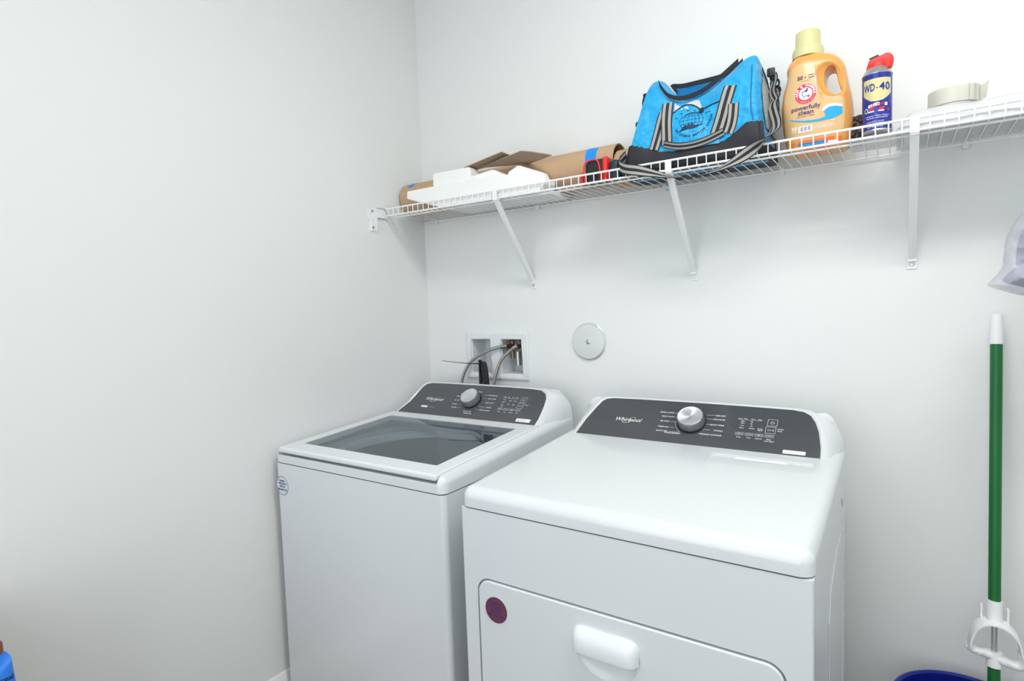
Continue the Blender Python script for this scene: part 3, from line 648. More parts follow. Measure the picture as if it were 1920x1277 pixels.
# ------------------------------------------------------------------ paper rolls
def roll(name, x0, x1, y, z, r, label, ends):
    t = thing(name, label, 'paper roll', ((x0 + x1) / 2, y, ZT))
    bm = NB(); n = 48; prof = [(r, x0), (r, x1), (r - 0.003, x1), (r - 0.003, x0), (r, x0)]
    add_lathe(bm, [(a, b - x0) for a, b in prof[:]], (x0, y, z), n, 'x'); obj('paper_wrap', bm, M['kraft'], t); return t
R1 = 0.0625
RZ = ZT + R1 + 0.013
t = roll('paper_roll', 0.008, 0.915, -0.082, RZ, R1, 'long brown kraft paper roll lying behind the white foam', None)
def band(x0, x1, a0, a1, r, y, z, slant=0.0):
    bm = NB(); n = 14; P = []
    for i in range(n + 1):
        a = math.radians(a0 + (a1 - a0) * i / n); P.append([(x0 + slant * i / n, y + r * math.cos(a), z + r * math.sin(a)), (x1 + slant * i / n * 0.4, y + r * math.cos(a), z + r * math.sin(a))])
    V = [[bm.verts.new(p) for p in q] for q in P]
    for A, B in zip(V, V[1:]): bm.faces.new((A[0], A[1], B[1], B[0]))
    return bm
o = obj('tape_strip', band(0.036, 0.062, 95, 140, R1 + 0.0006, -0.082, RZ), M['btape'], t)
o = obj('tape_strip', band(0.815, 0.838, 110, 215, R1 + 0.0006, -0.082, RZ, 0.01), M['btape'], t)
o = obj('tape_strip', band(0.829, 0.856, 118, 215, R1 + 0.0006, -0.082, RZ, 0.006), M['btape'], t)
R2 = 0.0575
t2 = roll('paper_roll', 0.9165, 0.972, -0.086, ZT + R2, R2, 'brown kraft paper roll end between the long roll and the duffel bag', None)
# ------------------------------------------------------------------ foam packing and cardboard
def soft_prism(poly, y0, y1, w, seg=3):
    bm = NB(); add_prism(bm, poly, y0, y1); bevel(bm, w, seg); return bm
fm = thing('foam_block', 'white foam packing block with stepped top on the shelf', 'packing foam', (0.4, -0.18, ZT))
obj('foam_plate', bbox(0.275, 0.705, -0.165, -0.030, ZT + 0.0005, ZT + 0.0125, 0.003, 2), M['foam'], fm)
obj('foam_slab', soft_prism([(0.116, 1.729), (0.114, 1.701), (0.165, 1.684), (0.275, 1.6505), (0.690, 1.6505), (0.716, 1.672), (0.716, 1.690), (0.53, 1.731)], -0.218, -0.150, 0.005), M['foam'], fm)
obj('foam_step', soft_prism([(0.236, 1.715), (0.236, 1.7745), (0.243, 1.778), (0.402, 1.776), (0.408, 1.768), (0.412, 1.715)], -0.205, -0.150, 0.005), M['foam'], fm)
obj('foam_ridge', soft_prism([(0.408, 1.715), (0.408, 1.742), (0.500, 1.752), (0.520, 1.744), (0.560, 1.715)], -0.205, -0.152, 0.006), M['foam'], fm)
obj('foam_ridge', soft_prism([(0.540, 1.700), (0.556, 1.738), (0.590, 1.752), (0.600, 1.752), (0.688, 1.716), (0.700, 1.690)], -0.188, -0.150, 0.006), M['foam'], fm)
def sheet(P, th=0.003):
    """folded board: list of quads (world corners) given as strips, thickened"""
    bm = NB(); V = {}
    def vv(p):
        k = tuple(round(c, 4) for c in p)
        if k not in V: V[k] = bm.verts.new(p)
        return V[k]
    for q in P: bm.faces.new([vv(p) for p in q])
    bmesh.ops.recalc_face_normals(bm, faces=bm.faces)
    bmesh.ops.solidify(bm, geom=list(bm.faces), thickness=th); return bm
A = (0.372, -0.185, 1.782); B = (0.345, -0.135, 1.796); Cc = (0.540, -0.105, 1.7945); D_ = (0.498, -0.105, 1.808); E_ = (0.420, -0.178, 1.762)
cb = thing('cardboard_piece', 'folded brown cardboard flap lying on top of the foam', 'cardboard', (0.5, -0.14, 1.75))
obj('flap', sheet([((0.368, -0.190, 1.7815), (0.392, -0.150, 1.7795), (0.549, -0.165, 1.8005), (0.540, -0.200, 1.8050))]), M['kraft_dark'], cb)
obj('flap', sheet([((0.372, -0.145, 1.7790), (0.440, -0.150, 1.7795), (0.660, -0.205, 1.7835), (0.6238, -0.210, 1.7915)), ((0.440, -0.150, 1.7795), (0.600, -0.125, 1.7700), (0.7344, -0.200, 1.7610), (0.660, -0.205, 1.7835))]), M['kraft_dark'], cb)
# ------------------------------------------------------------------ tape measure
tm = thing('tape_measure', 'black and red tape measure between the paper roll and the duffel bag', 'tape measure', (0.90, -0.19, ZT))
def dome(x0, x1, y0, y1, z0, z1, w, m, name):
    bm = NB(); add_box(bm, x0, x1, y0, y1, z0, z1); bmesh.ops.recalc_face_normals(bm, faces=bm.faces)
    bevel(bm, w, 5, lambda e: not all(v.co.z < z0 + 1e-5 for v in e.verts)); return obj(name, bm, m, tm)
dome(0.848, 0.925, -0.213, -0.160, ZT, 1.7225, 0.020, M['black'], 'case')
bm = NB()
for (xa, xb) in ((0.852, 0.902),):
    add_tube(bm, catmull([Vector(p_) for p_ in [(xa, -0.2145, ZT + 0.006), (xa, -0.2145, 1.700), (xa + 0.010, -0.211, 1.716), (xb - 0.012, -0.211, 1.7165), (xb, -0.2145, 1.698), (xb + 0.004, -0.2145, ZT + 0.006)]], 6), 0.0026, 8)
obj('side_ring', bm, M['red'], tm)
dome(0.911, 0.927, -0.216, -0.158, ZT, 1.7235, 0.010, M['red'], 'grip_band')
dome(0.926, 0.962, -0.208, -0.164, ZT, 1.7125, 0.016, M['teal'] if 'teal' in M else mat('dark_teal', rgb(24, 52, 58), 0.4), 'rear_grip')
bm = NB(); add_box(bm, 0.838, 0.846, -0.214, -0.19, ZT, 1.685); bevel(bm, 0.002, 2); obj('blade_hook', bm, M['red'], tm)

# ------------------------------------------------------------------ duffel bag
bag = thing('duffel_bag', 'bright blue and black duffel bag slumped on the wire shelf', 'bag', (1.17, -0.12, ZT))
ST = [(0.978, 1.040, 0.235), (0.990, 1.046, 0.274), (1.030, 1.070, 0.278), (1.075, 1.100, 0.240), (1.12, 1.135, 0.208), (1.17, 1.180, 0.206), (1.22, 1.225, 0.226), (1.27, 1.265, 0.254), (1.315, 1.30, 0.279), (1.345, 1.325, 0.284), (1.357, 1.334, 0.268)]
ZB = ZT + 0.0015
def sec_pts(H):
    P = [(-0.180, 0), (-0.204, 0.006), (-0.212, 0.030), (-0.207, 0.40 * H), (-0.190, 0.72 * H), (-0.162, 0.93 * H), (-0.125, H), (-0.085, 0.985 * H), (-0.052, 0.90 * H), (-0.034, 0.60 * H), (-0.028, 0.030), (-0.040, 0.004), (-0.10, 0)]
    return catmull([Vector((a, b, 0)) for a, b in P], 16, True)
def bag_sections():
    S_ = catmull([Vector(s) for s in ST], 8); out = []
    for i, s in enumerate(S_):
        H = s.z; sec = sec_pts(H); e = min(i, len(S_) - 1 - i) / 7.0; k = 0.90 + 0.10 * min(1, e) ** 0.5
        row = []
        for p in sec:
            f = p.y / H; x = s.x + (s.y - s.x) * f; y = -0.12 + (p.x + 0.12) * k; z = ZB + p.y
            w = 0.0045 * math.sin(38 * x + 17 * z) * math.sin(PI * min(1, max(0, f))) + 0.003 * noise.noise(Vector((x * 22, y * 18, z * 26)))
            q = Vector((x, y, z)); 
            if f > 0.02: q.y += w; q.z += 0.4 * w
            row.append(q)
        out.append(row)
    return out
SEC = bag_sections()
def loft(rows, closed=True, cap=True):
    bm = NB(); R = [[bm.verts.new(p) for p in r] for r in rows]; n = len(R[0])
    for A_, B_ in zip(R, R[1:]):
        for j in range(n if closed else n - 1): bm.faces.new((A_[j], A_[(j + 1) % n], B_[(j + 1) % n], B_[j]))
    if cap:
        for r, out in ((R[0], -1), (R[-1], 1)):
            c = sum((v.co for v in r), Vector()) / n; prev = r
            for kk, bul in ((0.92, 0.004), (0.6, 0.009), (0.25, 0.010)):
                cur = [bm.verts.new(c + (v.co - c) * kk + Vector((out * bul, 0, 0))) for v in r]
                for j in range(n): bm.faces.new((prev[j], prev[(j + 1) % n], cur[(j + 1) % n], cur[j]))
                prev = cur
            bm.faces.new(prev)
    bmesh.ops.recalc_face_normals(bm, faces=bm.faces); return bm
body = obj('bag_body', loft(SEC), M['bag_blue'], bag, 60)
bb = bvh_of(body)
# black reinforced base, 1.5 mm proud of the body: rises at both ends, dips in the middle
BT = [(0.97, 0.092), (1.0, 0.090), (1.04, 0.076), (1.088, 0.056), (1.164, 0.046), (1.221, 0.050), (1.263, 0.055), (1.296, 0.074), (1.318, 0.090), (1.36, 0.088)]
def lerp_tab(T_, x):
    if x <= T_[0][0]: return T_[0][1]
    for (a, b), (c, d) in zip(T_, T_[1:]):
        if x <= c: return b + (d - b) * (x - a) / (c - a)
    return T_[-1][1]
rows = []
for r in SEC:
    n = len(r); c = sum(r, Vector()) / n; new = []
    for p in r:
        h = lerp_tab(BT, p.x); f = p.z - ZB
        out = Vector((0, -1 if p.y < -0.12 else 1, 0)) * 0.0018
        if f > h:                                              # above the band: pull the point inside the body so it disappears
            over = min(1, (f - h) / 0.006); q = p + out * (1 - over) + Vector((0, 0.010 if p.y < -0.12 else -0.010, 0)) * over
        else: q = p + out
        new.append(Vector((q.x, q.y, q.z)))
    rows.append(new)
ext = 0.0022
rows = [[p + Vector((-ext, 0, 0)) for p in rows[0]]] + rows[1:-1] + [[p + Vector((ext, 0, 0)) for p in rows[-1]]]
# keep only the lower part
lowrows = []
nn = len(rows[0])
low_idx = [j for j in range(nn) if sec_pts(0.22)[j].y < 0.125]
bm = NB(); R = [[bm.verts.new(p) for p in r] for r in rows]
for A_, B_ in zip(R, R[1:]):
    for j in range(nn):
        j2 = (j + 1) % nn; q = (A_[j], A_[j2], B_[j2], B_[j])
        if all(v.co.z - ZB < lerp_tab(BT, v.co.x) + 0.016 for v in q): bm.faces.new(q)
for r, s in ((R[0], -1), (R[-1], 1)):
    low = [v for v in r if v.co.z - ZB < lerp_tab(BT, v.co.x) + 0.002]
    left = sorted([v for v in low if v.co.y < -0.12], key=lambda v: v.co.z); right = sorted([v for v in low if v.co.y >= -0.12], key=lambda v: v.co.z)
    m_ = min(len(left), len(right)); 
    for i in range(m_ - 1):
        q = [left[i], left[i + 1], right[i + 1], right[i]]
        mid = None
        try: bm.faces.new(q)
        except ValueError: pass
    for v in low: v.co.x += s * 0.006
bmesh.ops.delete(bm, geom=[v for v in bm.verts if not v.link_faces], context='VERTS')
bmesh.ops.recalc_face_normals(bm, faces=bm.faces)
base = obj('bag_base', bm, M['bag_black'], bag, 60)
bb2 = bvh_of(base)
def front_y(x, z):
    ys = []
    for t_ in (bb, bb2):
        h = t_.ray_cast(Vector((x, -0.8, z)), Vector((0, 1, 0)))
        if h[0] is not None: ys.append(h[0].y)
    return min(ys) if ys else -0.2
def ribbon(P, width, wdirs, th=0.0018, flip=None):
    """striped webbing along P (world), wdirs = side vector per point; five stripes black / grey / black / grey / black"""
    bm = NB(); cuts_ = [-0.5, -0.40, -0.14, 0.14, 0.40, 0.5]; mi = [1, 0, 1, 0, 1]; R = []
    for i, p in enumerate(P):
        d = (P[min(i + 1, len(P) - 1)] - P[max(i - 1, 0)]).normalized(); s = wdirs[i] if isinstance(wdirs, list) else wdirs
        s = (s - d * s.dot(d)).normalized(); nrm = d.cross(s).normalized()
        R.append(([bm.verts.new(p + s * width * c + nrm * th / 2) for c in cuts_], [bm.verts.new(p + s * width * c - nrm * th / 2) for c in cuts_]))
    for (a, b), (c, d) in zip(R, R[1:]):
        for k_ in range(5):
            bm.faces.new((a[k_], a[k_ + 1], c[k_ + 1], c[k_])).material_index = mi[k_]
            bm.faces.new((b[k_], d[k_], d[k_ + 1], b[k_ + 1])).material_index = mi[k_]
        bm.faces.new((a[0], c[0], d[0], b[0])).material_index = 1; bm.faces.new((a[5], b[5], d[5], c[5])).material_index = 1
    for a, b in (R[0], R[-1]):
        for k_ in range(5): bm.faces.new((a[k_], a[k_ + 1], b[k_ + 1], b[k_])).material_index = mi[k_]
    bmesh.ops.recalc_face_normals(bm, faces=bm.faces); return bm
def face_strap(name, pts, width, off, side=(1, 0, 0.0)):
    P = [Vector((p.x, front_y(p.x, p.z) - off, p.z)) for p in catmull([Vector((a, 0, b)) for a, b in pts], 6)]
    for _ in range(2):
        for i in range(1, len(P) - 1): P[i].y = min(P[i].y, (P[i - 1].y + P[i + 1].y) / 2)
    return obj(name, ribbon(P, width, Vector(side)), [M['web_grey'], M['web_black']], bag, 60)
face_strap('carry_strap', [(1.097, 1.816), (1.085, 1.770), (1.070, 1.714)], 0.030, 0.0025, (1, 0, -0.2))
face_strap('carry_strap', [(1.105, 1.843), (1.105, 1.812), (1.106, 1.773), (1.108, 1.722)], 0.031, 0.0048, (1, 0, -0.1))
face_strap('carry_strap', [(1.286, 1.797), (1.284, 1.766), (1.280, 1.744), (1.272, 1.722)], 0.028, 0.0025, (1, 0, 0.1))
face_strap('carry_strap', [(1.275, 1.849), (1.266, 1.814), (1.255, 1.772), (1.241, 1.726)], 0.033, 0.0048, (1, 0, 0.1))
# the hanging loop joining both straps, edge turned to the viewer
P = catmull([Vector((1.101, -0.2185, 1.723)), Vector((1.130, -0.2235, 1.712)), Vector((1.156, -0.225, 1.7065)), Vector((1.188, -0.225, 1.706)), Vector((1.214, -0.2235, 1.710)), Vector((1.237, -0.2205, 1.717)), Vector((1.262, -0.2165, 1.727))], 6)
obj('carry_strap', ribbon(P, 0.020, Vector((0, -0.55, 1))), [M['web_grey'], M['web_black']], bag, 60)
def lay(bm, off, cuts_=0):
    tri(bm, cuts_)
    for v in bm.verts: v.co.y = front_y(v.co.x, v.co.z) - off
TB = plane((0, 0, 0), (1, 0, 0), (0, 0, 1))
# patch pocket with tissue peeking out, zip along its mouth
bm = NB(); pk = [(p.x, p.z) for p in catmull([Vector((a, 0, b)) for a, b in [(1.121, 1.809), (1.135, 1.821), (1.15, 1.829), (1.169, 1.826), (1.184, 1.816), (1.199, 1.804), (1.223, 1.810), (1.250, 1.814)]], 4)]
for (x0, z0), (x1, z1) in zip(pk, pk[1:]):
    zb0 = 1.700
    for k_ in range(6):
        f0, f1 = k_ / 6, (k_ + 1) / 6
        add_poly(bm, [(x0, zb0 + (z0 - zb0) * f0), (x1, zb0 + (z1 - zb0) * f0), (x1, zb0 + (z1 - zb0) * f1), (x0, zb0 + (z0 - zb0) * f1)], TB)
bmesh.ops.remove_doubles(bm, verts=bm.verts, dist=1e-5); lay(bm, 0.0032); obj('front_pocket', bm, M['bag_blue'], bag, 60)
bm = NB()
add_tube(bm, [Vector((x, front_y(x, z) - 0.0042, z)) for x, z in pk], 0.0016, 6); zp = obj('pocket_zip', bm, M['web_black'], bag)
bm = NB(); add_box(bm, 1.194, 1.206, -0.2, -0.197, 1.796, 1.806); dy = front_y(1.2, 1.80) + 0.197 - 0.007
for v in bm.verts: v.co.y += dy
obj('zip_pull', bm, M['black'], zp)
for pts, nm in (([(1.124, 1.806), (1.121, 1.840), (1.140, 1.826), (1.146, 1.818)], 'a'), ([(1.148, 1.820), (1.155, 1.836), (1.170, 1.841), (1.188, 1.836), (1.198, 1.812), (1.196, 1.802)], 'b')):
    bm = NB(); add_poly(bm, pts, TB); lay(bm, 0.0018, 3)
    for v in bm.verts: v.co.y -= 0.0007 + 0.0006 * noise.noise(v.co * 90)
    obj('tissue', bm, M['tissue'], bag)
# printed emblem: globe lines, skyline, birds and arched words
bm = NB(); gx, gz_ = 1.174, 1.777
for rx, rz_ in ((0.032, 0.024), (0.021, 0.024), (0.010, 0.024)):
    add_line(bm, circle(gx, gz_, rx, 40, rz_, 200 - 0, 560), 0.0010, TB, closed=False)
for dz in (-0.008, 0.002, 0.012, 0.019):
    w_ = 0.032 * math.sqrt(max(0, 1 - (dz / 0.024) ** 2)); add_line(bm, [(gx - w_, gz_ + dz), (gx, gz_ + dz + 0.0015), (gx + w_, gz_ + dz)], 0.0009, TB)
add_line(bm, [(gx, gz_ - 0.02), (gx + 0.001, gz_ + 0.024)], 0.0012, TB)
add_poly(bm, [(gx - 0.034, gz_ - 0.028), (gx - 0.018, gz_ - 0.017), (gx - 0.014, gz_ - 0.008), (gx - 0.011, gz_ - 0.015), (gx - 0.006, gz_ - 0.004), (gx - 0.003, gz_ - 0.014), (gx + 0.003, gz_ - 0.004), (gx + 0.007, gz_ - 0.015), (gx + 0.034, gz_ - 0.015), (gx + 0.012, gz_ - 0.021), (gx - 0.006, gz_ - 0.023)], TB)
for k_, (x, z) in enumerate([(1.132, 1.791), (1.144, 1.803), (1.161, 1.8085), (1.18, 1.8055), (1.198, 1.795), (1.213, 1.790), (1.221, 1.792), (1.227, 1.782)]):
    add_poly(bm, [(x - 0.0035, z + 0.0005), (x, z + 0.0022), (x + 0.0035, z), (x + 0.001, z - 0.0015)], TB)
arc_text(bm, 'UN CHINESE BAPTIST CHURCH', 1.176, 1.790, 0.0545, 0.0062, 283, 5.6, TB, False, bold=0.02, ry=0.060)
add_text(bm, 'EST 1981', 1.177, 1.7445, 0.0030, TB)
lay(bm, 0.0042, 0); obj('printed_emblem', bm, M['ink'], bag)
# black zip bands round the open top
def along(pts, n=8): return catmull([Vector(p) for p in pts], n)
def band_strip(P, w, up_=(0, -0.35, 1)):
    bm = NB(); U = Vector(up_).normalized(); R = []
    for p in P: R.append((bm.verts.new(p + U * w / 2), bm.verts.new(p - U * w / 2), bm.verts.new(p - U * w / 2 + Vector((0, 0.003, 0.001))), bm.verts.new(p + U * w / 2 + Vector((0, 0.003, 0.001)))))
    for a, b in zip(R, R[1:]):
        for k_ in range(4): bm.faces.new((a[k_], a[(k_ + 1) % 4], b[(k_ + 1) % 4], b[k_]))
    bm.faces.new(R[0]); bm.faces.new(R[-1][::-1]); bmesh.ops.recalc_face_normals(bm, faces=bm.faces); return bm
Pf = []
for p in along([(1.074, 0, 1.912), (1.083, 0, 1.893), (1.103, 0, 1.866), (1.130, 0, 1.853), (1.160, 0, 1.853), (1.200, 0, 1.864), (1.245, 0, 1.886), (1.276, 0, 1.906), (1.290, 0, 1.916)]):
    Pf.append(Vector((p.x, front_y(p.x, p.z - 0.014) - 0.006, p.z)))
obj('zip_band', band_strip(Pf, 0.0125), M['bag_black'], bag, 60)
fl = along([(1.088, -0.085, 1.925), (1.115, -0.080, 1.921), (1.150, -0.078, 1.921), (1.19, -0.078, 1.921), (1.225, -0.080, 1.922), (1.262, -0.085, 1.932), (1.285, -0.09, 1.946)])
bm = NB(); R = []
for i, p in enumerate(fl):
    t_ = i / (len(fl) - 1); zb_ = p.z - 0.045 if p.x < 1.26 else p.z - 0.03
    R.append([bm.verts.new(p), bm.verts.new(Vector((p.x + 0.006 * (1 - t_), p.y + 0.004, (p.z + zb_) / 2))), bm.verts.new(Vector((p.x + 0.012 * (1 - t_), p.y + 0.010, zb_ - 0.02)))])
for a, b in zip(R, R[1:]):
    for k_ in range(2): bm.faces.new((a[k_], a[k_ + 1], b[k_ + 1], b[k_]))
bmesh.ops.solidify(bm, geom=list(bm.faces), thickness=0.0015); fo = obj('top_flap', bm, M['bag_blue'], bag, 60)
obj('flap_binding', band_strip([p + Vector((0, -0.002, -0.003)) for p in fl], 0.012), M['bag_black'], fo, 60)
bm = band_strip([Vector((1.083, -0.089, 1.926)), Vector((1.090, -0.090, 1.915)), Vector((1.100, -0.092, 1.900))], 0.008, (1, 0, 0.4)); obj('flap_binding', bm, M['bag_black'], fo, 60)
def along_(P, n=5): return catmull([Vector(p) for p in P], n)
M['bag_piping'] = mat('bag_piping', rgb(6, 110, 160), 0.6)
# mesh pocket on the right end
mm = mat('grey_mesh', rgb(150, 158, 160), 0.8)
nt = mm.node_tree; vo = nt.nodes.new('ShaderNodeTexVoronoi'); vo.inputs['Scale'].default_value = 420; tc = nt.nodes.new('ShaderNodeTexCoord'); rp = nt.nodes.new('ShaderNodeValToRGB')
rp.color_ramp.elements[0].color = rgb(40, 52, 60); rp.color_ramp.elements[0].position = 0.25; rp.color_ramp.elements[1].color = rgb(186, 190, 190); rp.color_ramp.elements[1].position = 0.45
nt.links.new(tc.outputs['Object'], vo.inputs['Vector']); nt.links.new(vo.outputs['Distance'], rp.inputs[0]); nt.links.new(rp.outputs[0], nt.nodes['Principled BSDF'].inputs['Base Color'])
def end_x(y, z):
    h = bb.ray_cast(Vector((1.6, y, z)), Vector((-1, 0, 0))); return h[0].x if h[0] is not None else 1.345
bm = NB(); TE = [(-0.185, 1.725), (-0.188, 1.77), (-0.178, 1.83), (-0.150, 1.872), (-0.085, 1.80), (-0.060, 1.76), (-0.060, 1.725), (-0.10, 1.715)]
A_ = [bm.verts.new((0, y, z)) for y, z in TE]; bm.faces.new(A_); tri(bm, 3)
for v in bm.verts: v.co.x = end_x(v.co.y, v.co.z) + 0.004
obj('mesh_pocket', bm, mm, bag)
P = along([(0, -0.158, 1.886), (0, -0.125, 1.85), (0, -0.085, 1.805), (0, -0.062, 1.775)]); P = [Vector((end_x(p.y, p.z) + 0.006, p.y, p.z)) for p in P]
bm = band_strip(P, 0.013, (0, 0.6, 0.8)); obj('pocket_binding', bm, M['bag_black'], bag, 60)
# seam piping down the right front edge
P = [Vector((x, front_y(x - 0.003, z) - 0.0012, z)) for x, z in ((1.3345, 1.745), (1.3300, 1.77), (1.3280, 1.80), (1.3275, 1.84), (1.3270, 1.87), (1.3255, 1.895))]
bm = NB(); add_tube(bm, along_(P), 0.0016, 6); obj('seam_piping', bm, M['bag_piping'], bag)
# shoulder strap: from the ring at the right end, down over the shelf lip, back along the front to the left end
P = along([(1.366, -0.105, 1.842), (1.374, -0.125, 1.815), (1.370, -0.150, 1.790), (1.376, -0.170, 1.765), (1.385, -0.190, 1.735), (1.388, -0.215, 1.708), (1.372, -0.240, 1.686), (1.345, -0.246, 1.666), (1.305, -0.248, 1.643), (1.262, -0.248, 1.626), (1.215, -0.247, 1.617), (1.165, -0.246, 1.618), (1.115, -0.244, 1.629), (1.070, -0.242, 1.645), (1.030, -0.240, 1.659), (0.995, -0.238, 1.669), (0.972, -0.226, 1.684), (0.968, -0.205, 1.700), (0.975, -0.18, 1.72)], 6)
wd = []
N = len(P)
for i, p in enumerate(P):
    f = i / N
    v = Vector((0.35, -0.75, 0.35)) if f < 0.35 else (Vector((0.35, -0.5, 0.8)).lerp(Vector((0.0, 1.0, 0.15)), min(1, (f - 0.35) / 0.22)) if f < 0.62 else Vector((0, 1.0, 0.15)).lerp(Vector((0.1, -0.2, 1)), min(1, (f - 0.62) / 0.2)))
    if f < 0.35: v = Vector((1.0, -0.9, 0.1))
    wd.append(v)
# keep side vectors turning smoothly
for i in range(1, N):
    if wd[i].dot(wd[i - 1]) < 0: wd[i] = -wd[i]
for _ in range(6):
    for i in range(1, N - 1): wd[i] = (wd[i - 1].normalized() + wd[i].normalized() + wd[i + 1].normalized()) / 3
obj('shoulder_strap', ribbon(P, 0.030, wd), [M['web_grey'], M['web_black']], bag, 60)
P = along([(1.362, -0.09, 1.885), (1.369, -0.115, 1.862), (1.366, -0.13, 1.83), (1.376, -0.14, 1.80), (1.379, -0.155, 1.76), (1.375, -0.17, 1.725), (1.366, -0.19, 1.70)], 6)
obj('shoulder_strap', ribbon(P, 0.022, Vector((1.0, -0.8, 0.1))), [M['web_grey'], M['web_black']], bag, 60)
def ring(c, r1, r2, ax, rt=0.0028):
    u, v = frame_for(Vector(ax)); bm = NB(); add_tube(bm, [Vector(c) + u * r1 * math.cos(a) + v * r2 * math.sin(a) for a in [2 * PI * i / 20 for i in range(20)]], rt, 8, closed=True); return bm
for c, a, b, ax in (((1.364, -0.095, 1.876), 0.011, 0.014, (1, -0.6, 0.2)), ((1.370, -0.110, 1.856), 0.010, 0.013, (0.3, -1, 0.1)), ((1.376, -0.115, 1.838), 0.010, 0.008, (1, -0.8, 0.1))):
    obj('strap_ring', ring(c, a, b, ax), M['black'], bag)
obj('strap_buckle', bbox(1.352, 1.372, -0.125, -0.115, 1.872, 1.895, 0.004, 2), M['black'], bag)
obj('strap_ring', ring((1.024, -0.150, 1.868), 0.006, 0.018, (0.4, -1, 0)), M['black'], bag)
obj('strap_buckle', bbox(1.018, 1.034, -0.152, -0.142, 1.880, 1.898, 0.003, 2), M['black'], bag)
obj('strap_ring', ring((1.002, -0.150, 1.812), 0.006, 0.007, (0.4, -1, 0)), M['black'], bag)

# ------------------------------------------------------------------ detergent bottle
bt = thing('detergent_bottle', 'tan orange laundry detergent bottle with khaki cap and side handle', 'bottle', (1.468, -0.13, ZT))
BY = -0.130
PR = [  # z, xl, xr, half depth
    (1.6500, 1.4125, 1.5365, 0.040), (1.6545, 1.4055, 1.5425, 0.047), (1.675, 1.4010, 1.5490, 0.051), (1.700, 1.3965, 1.5525, 0.053), (1.735, 1.3920, 1.5525, 0.054), (1.775, 1.3910, 1.5490, 0.053), (1.805, 1.3945, 1.5430, 0.051), (1.830, 1.4010, 1.5385, 0.048),
    (1.848, 1.4045, 1.5355, 0.045), (1.862, 1.4030, 1.5300, 0.043), (1.874, 1.4050, 1.5215, 0.040), (1.884, 1.4115, 1.5080, 0.036), (1.891, 1.4195, 1.4850, 0.032), (1.902, 1.4215, 1.4810, 0.029)]
PRs = catmull([Vector((a, b, c)) for a, b, c, d in PR], 4); PRd = catmull([Vector((a, d, 0)) for a, b, c, d in PR], 4)
rows = []
for p, q in zip(PRs, PRd):
    cx, hx, hy = (p.y + p.z) / 2, (p.z - p.y) / 2, q.y; e = 2 / 2.9; row = []
    for i in range(64):
        a = 2 * PI * i / 64; c_, s_ = math.cos(a), math.sin(a)
        row.append(Vector((cx + hx * math.copysign(abs(c_) ** e, c_), BY + hy * math.copysign(abs(s_) ** e, s_), p.x)))
    rows.append(row)
bm = NB(); R = [[bm.verts.new(p) for p in r] for r in rows]
for A_, B_ in zip(R, R[1:]):
    for j in range(64): bm.faces.new((A_[j], A_[(j + 1) % 64], B_[(j + 1) % 64], B_[j]))
bm.faces.new(R[0][::-1]); bm.faces.new(R[-1]); bmesh.ops.recalc_face_normals(bm, faces=bm.faces)
bo = obj('bottle_body', bm, M['orange'], bt)
HO = catmull([Vector((a, b, 0)) for a, b in [(1.4945, 1.843), (1.5040, 1.851), (1.5135, 1.846), (1.5170, 1.828), (1.5220, 1.805), (1.5280, 1.790), (1.5260, 1.780), (1.5120, 1.780), (1.5000, 1.792), (1.4925, 1.812), (1.4910, 1.830)]], 4, True)
bm = NB(); add_prism(bm, [(p.x, p.y) for p in HO], -0.3, 0.02); cut(bo, bm)
# waist the handle in depth before rounding everything off
for sgn in (-1, 1):
    bm = NB(); bmesh.ops.create_uvsphere(bm, u_segments=32, v_segments=20, radius=1.0)
    for v in bm.verts: v.co = Vector((1.512 + v.co.x * 0.042 + v.co.z * -0.012, BY + sgn * 0.062 + v.co.y * 0.036, 1.818 + v.co.z * 0.052))
    cut(bo, bm)
md = bo.modifiers.new('r', 'REMESH'); md.mode = 'VOXEL'; md.voxel_size = 0.0017
md = bo.modifiers.new('s', 'SMOOTH'); md.factor = 0.6; md.iterations = 12
bake(bo, 80); bo.data.materials.clear(); bo.data.materials.append(M['orange'])
bob = bvh_of(bo)
bm = NB(); add_lathe(bm, [(0.0360, -0.018), (0.0362, -0.002), (0.0345, 0.004), (0.0298, 0.007), (0.0290, 0.010), (0.0280, 0.044), (0.0255, 0.0475), (0.020, 0.0480), (0, 0.0475)], (1.4510, BY, 1.9100), 64)
cpo = obj('cap', bm, M['cap'], bt, 30)
bm = NB()
for i in range(40):
    a = 2 * PI * i / 40; add_cyl(bm, (1.451 + 0.0288 * math.cos(a), BY + 0.0288 * math.sin(a), 1.921), (1.451 + 0.0278 * math.cos(a), BY + 0.0278 * math.sin(a), 1.953), 0.0007, 5)
obj('cap_ribs', bm, M['cap'], cpo)
def decal(bm, name, mats, off=0.0009, cuts_=1, parent=bo, tree=bob, d=Vector((0, 1, 0))):
    tri(bm, cuts_); shrink(bm, tree, off, d); return obj(name, bm, mats, parent)
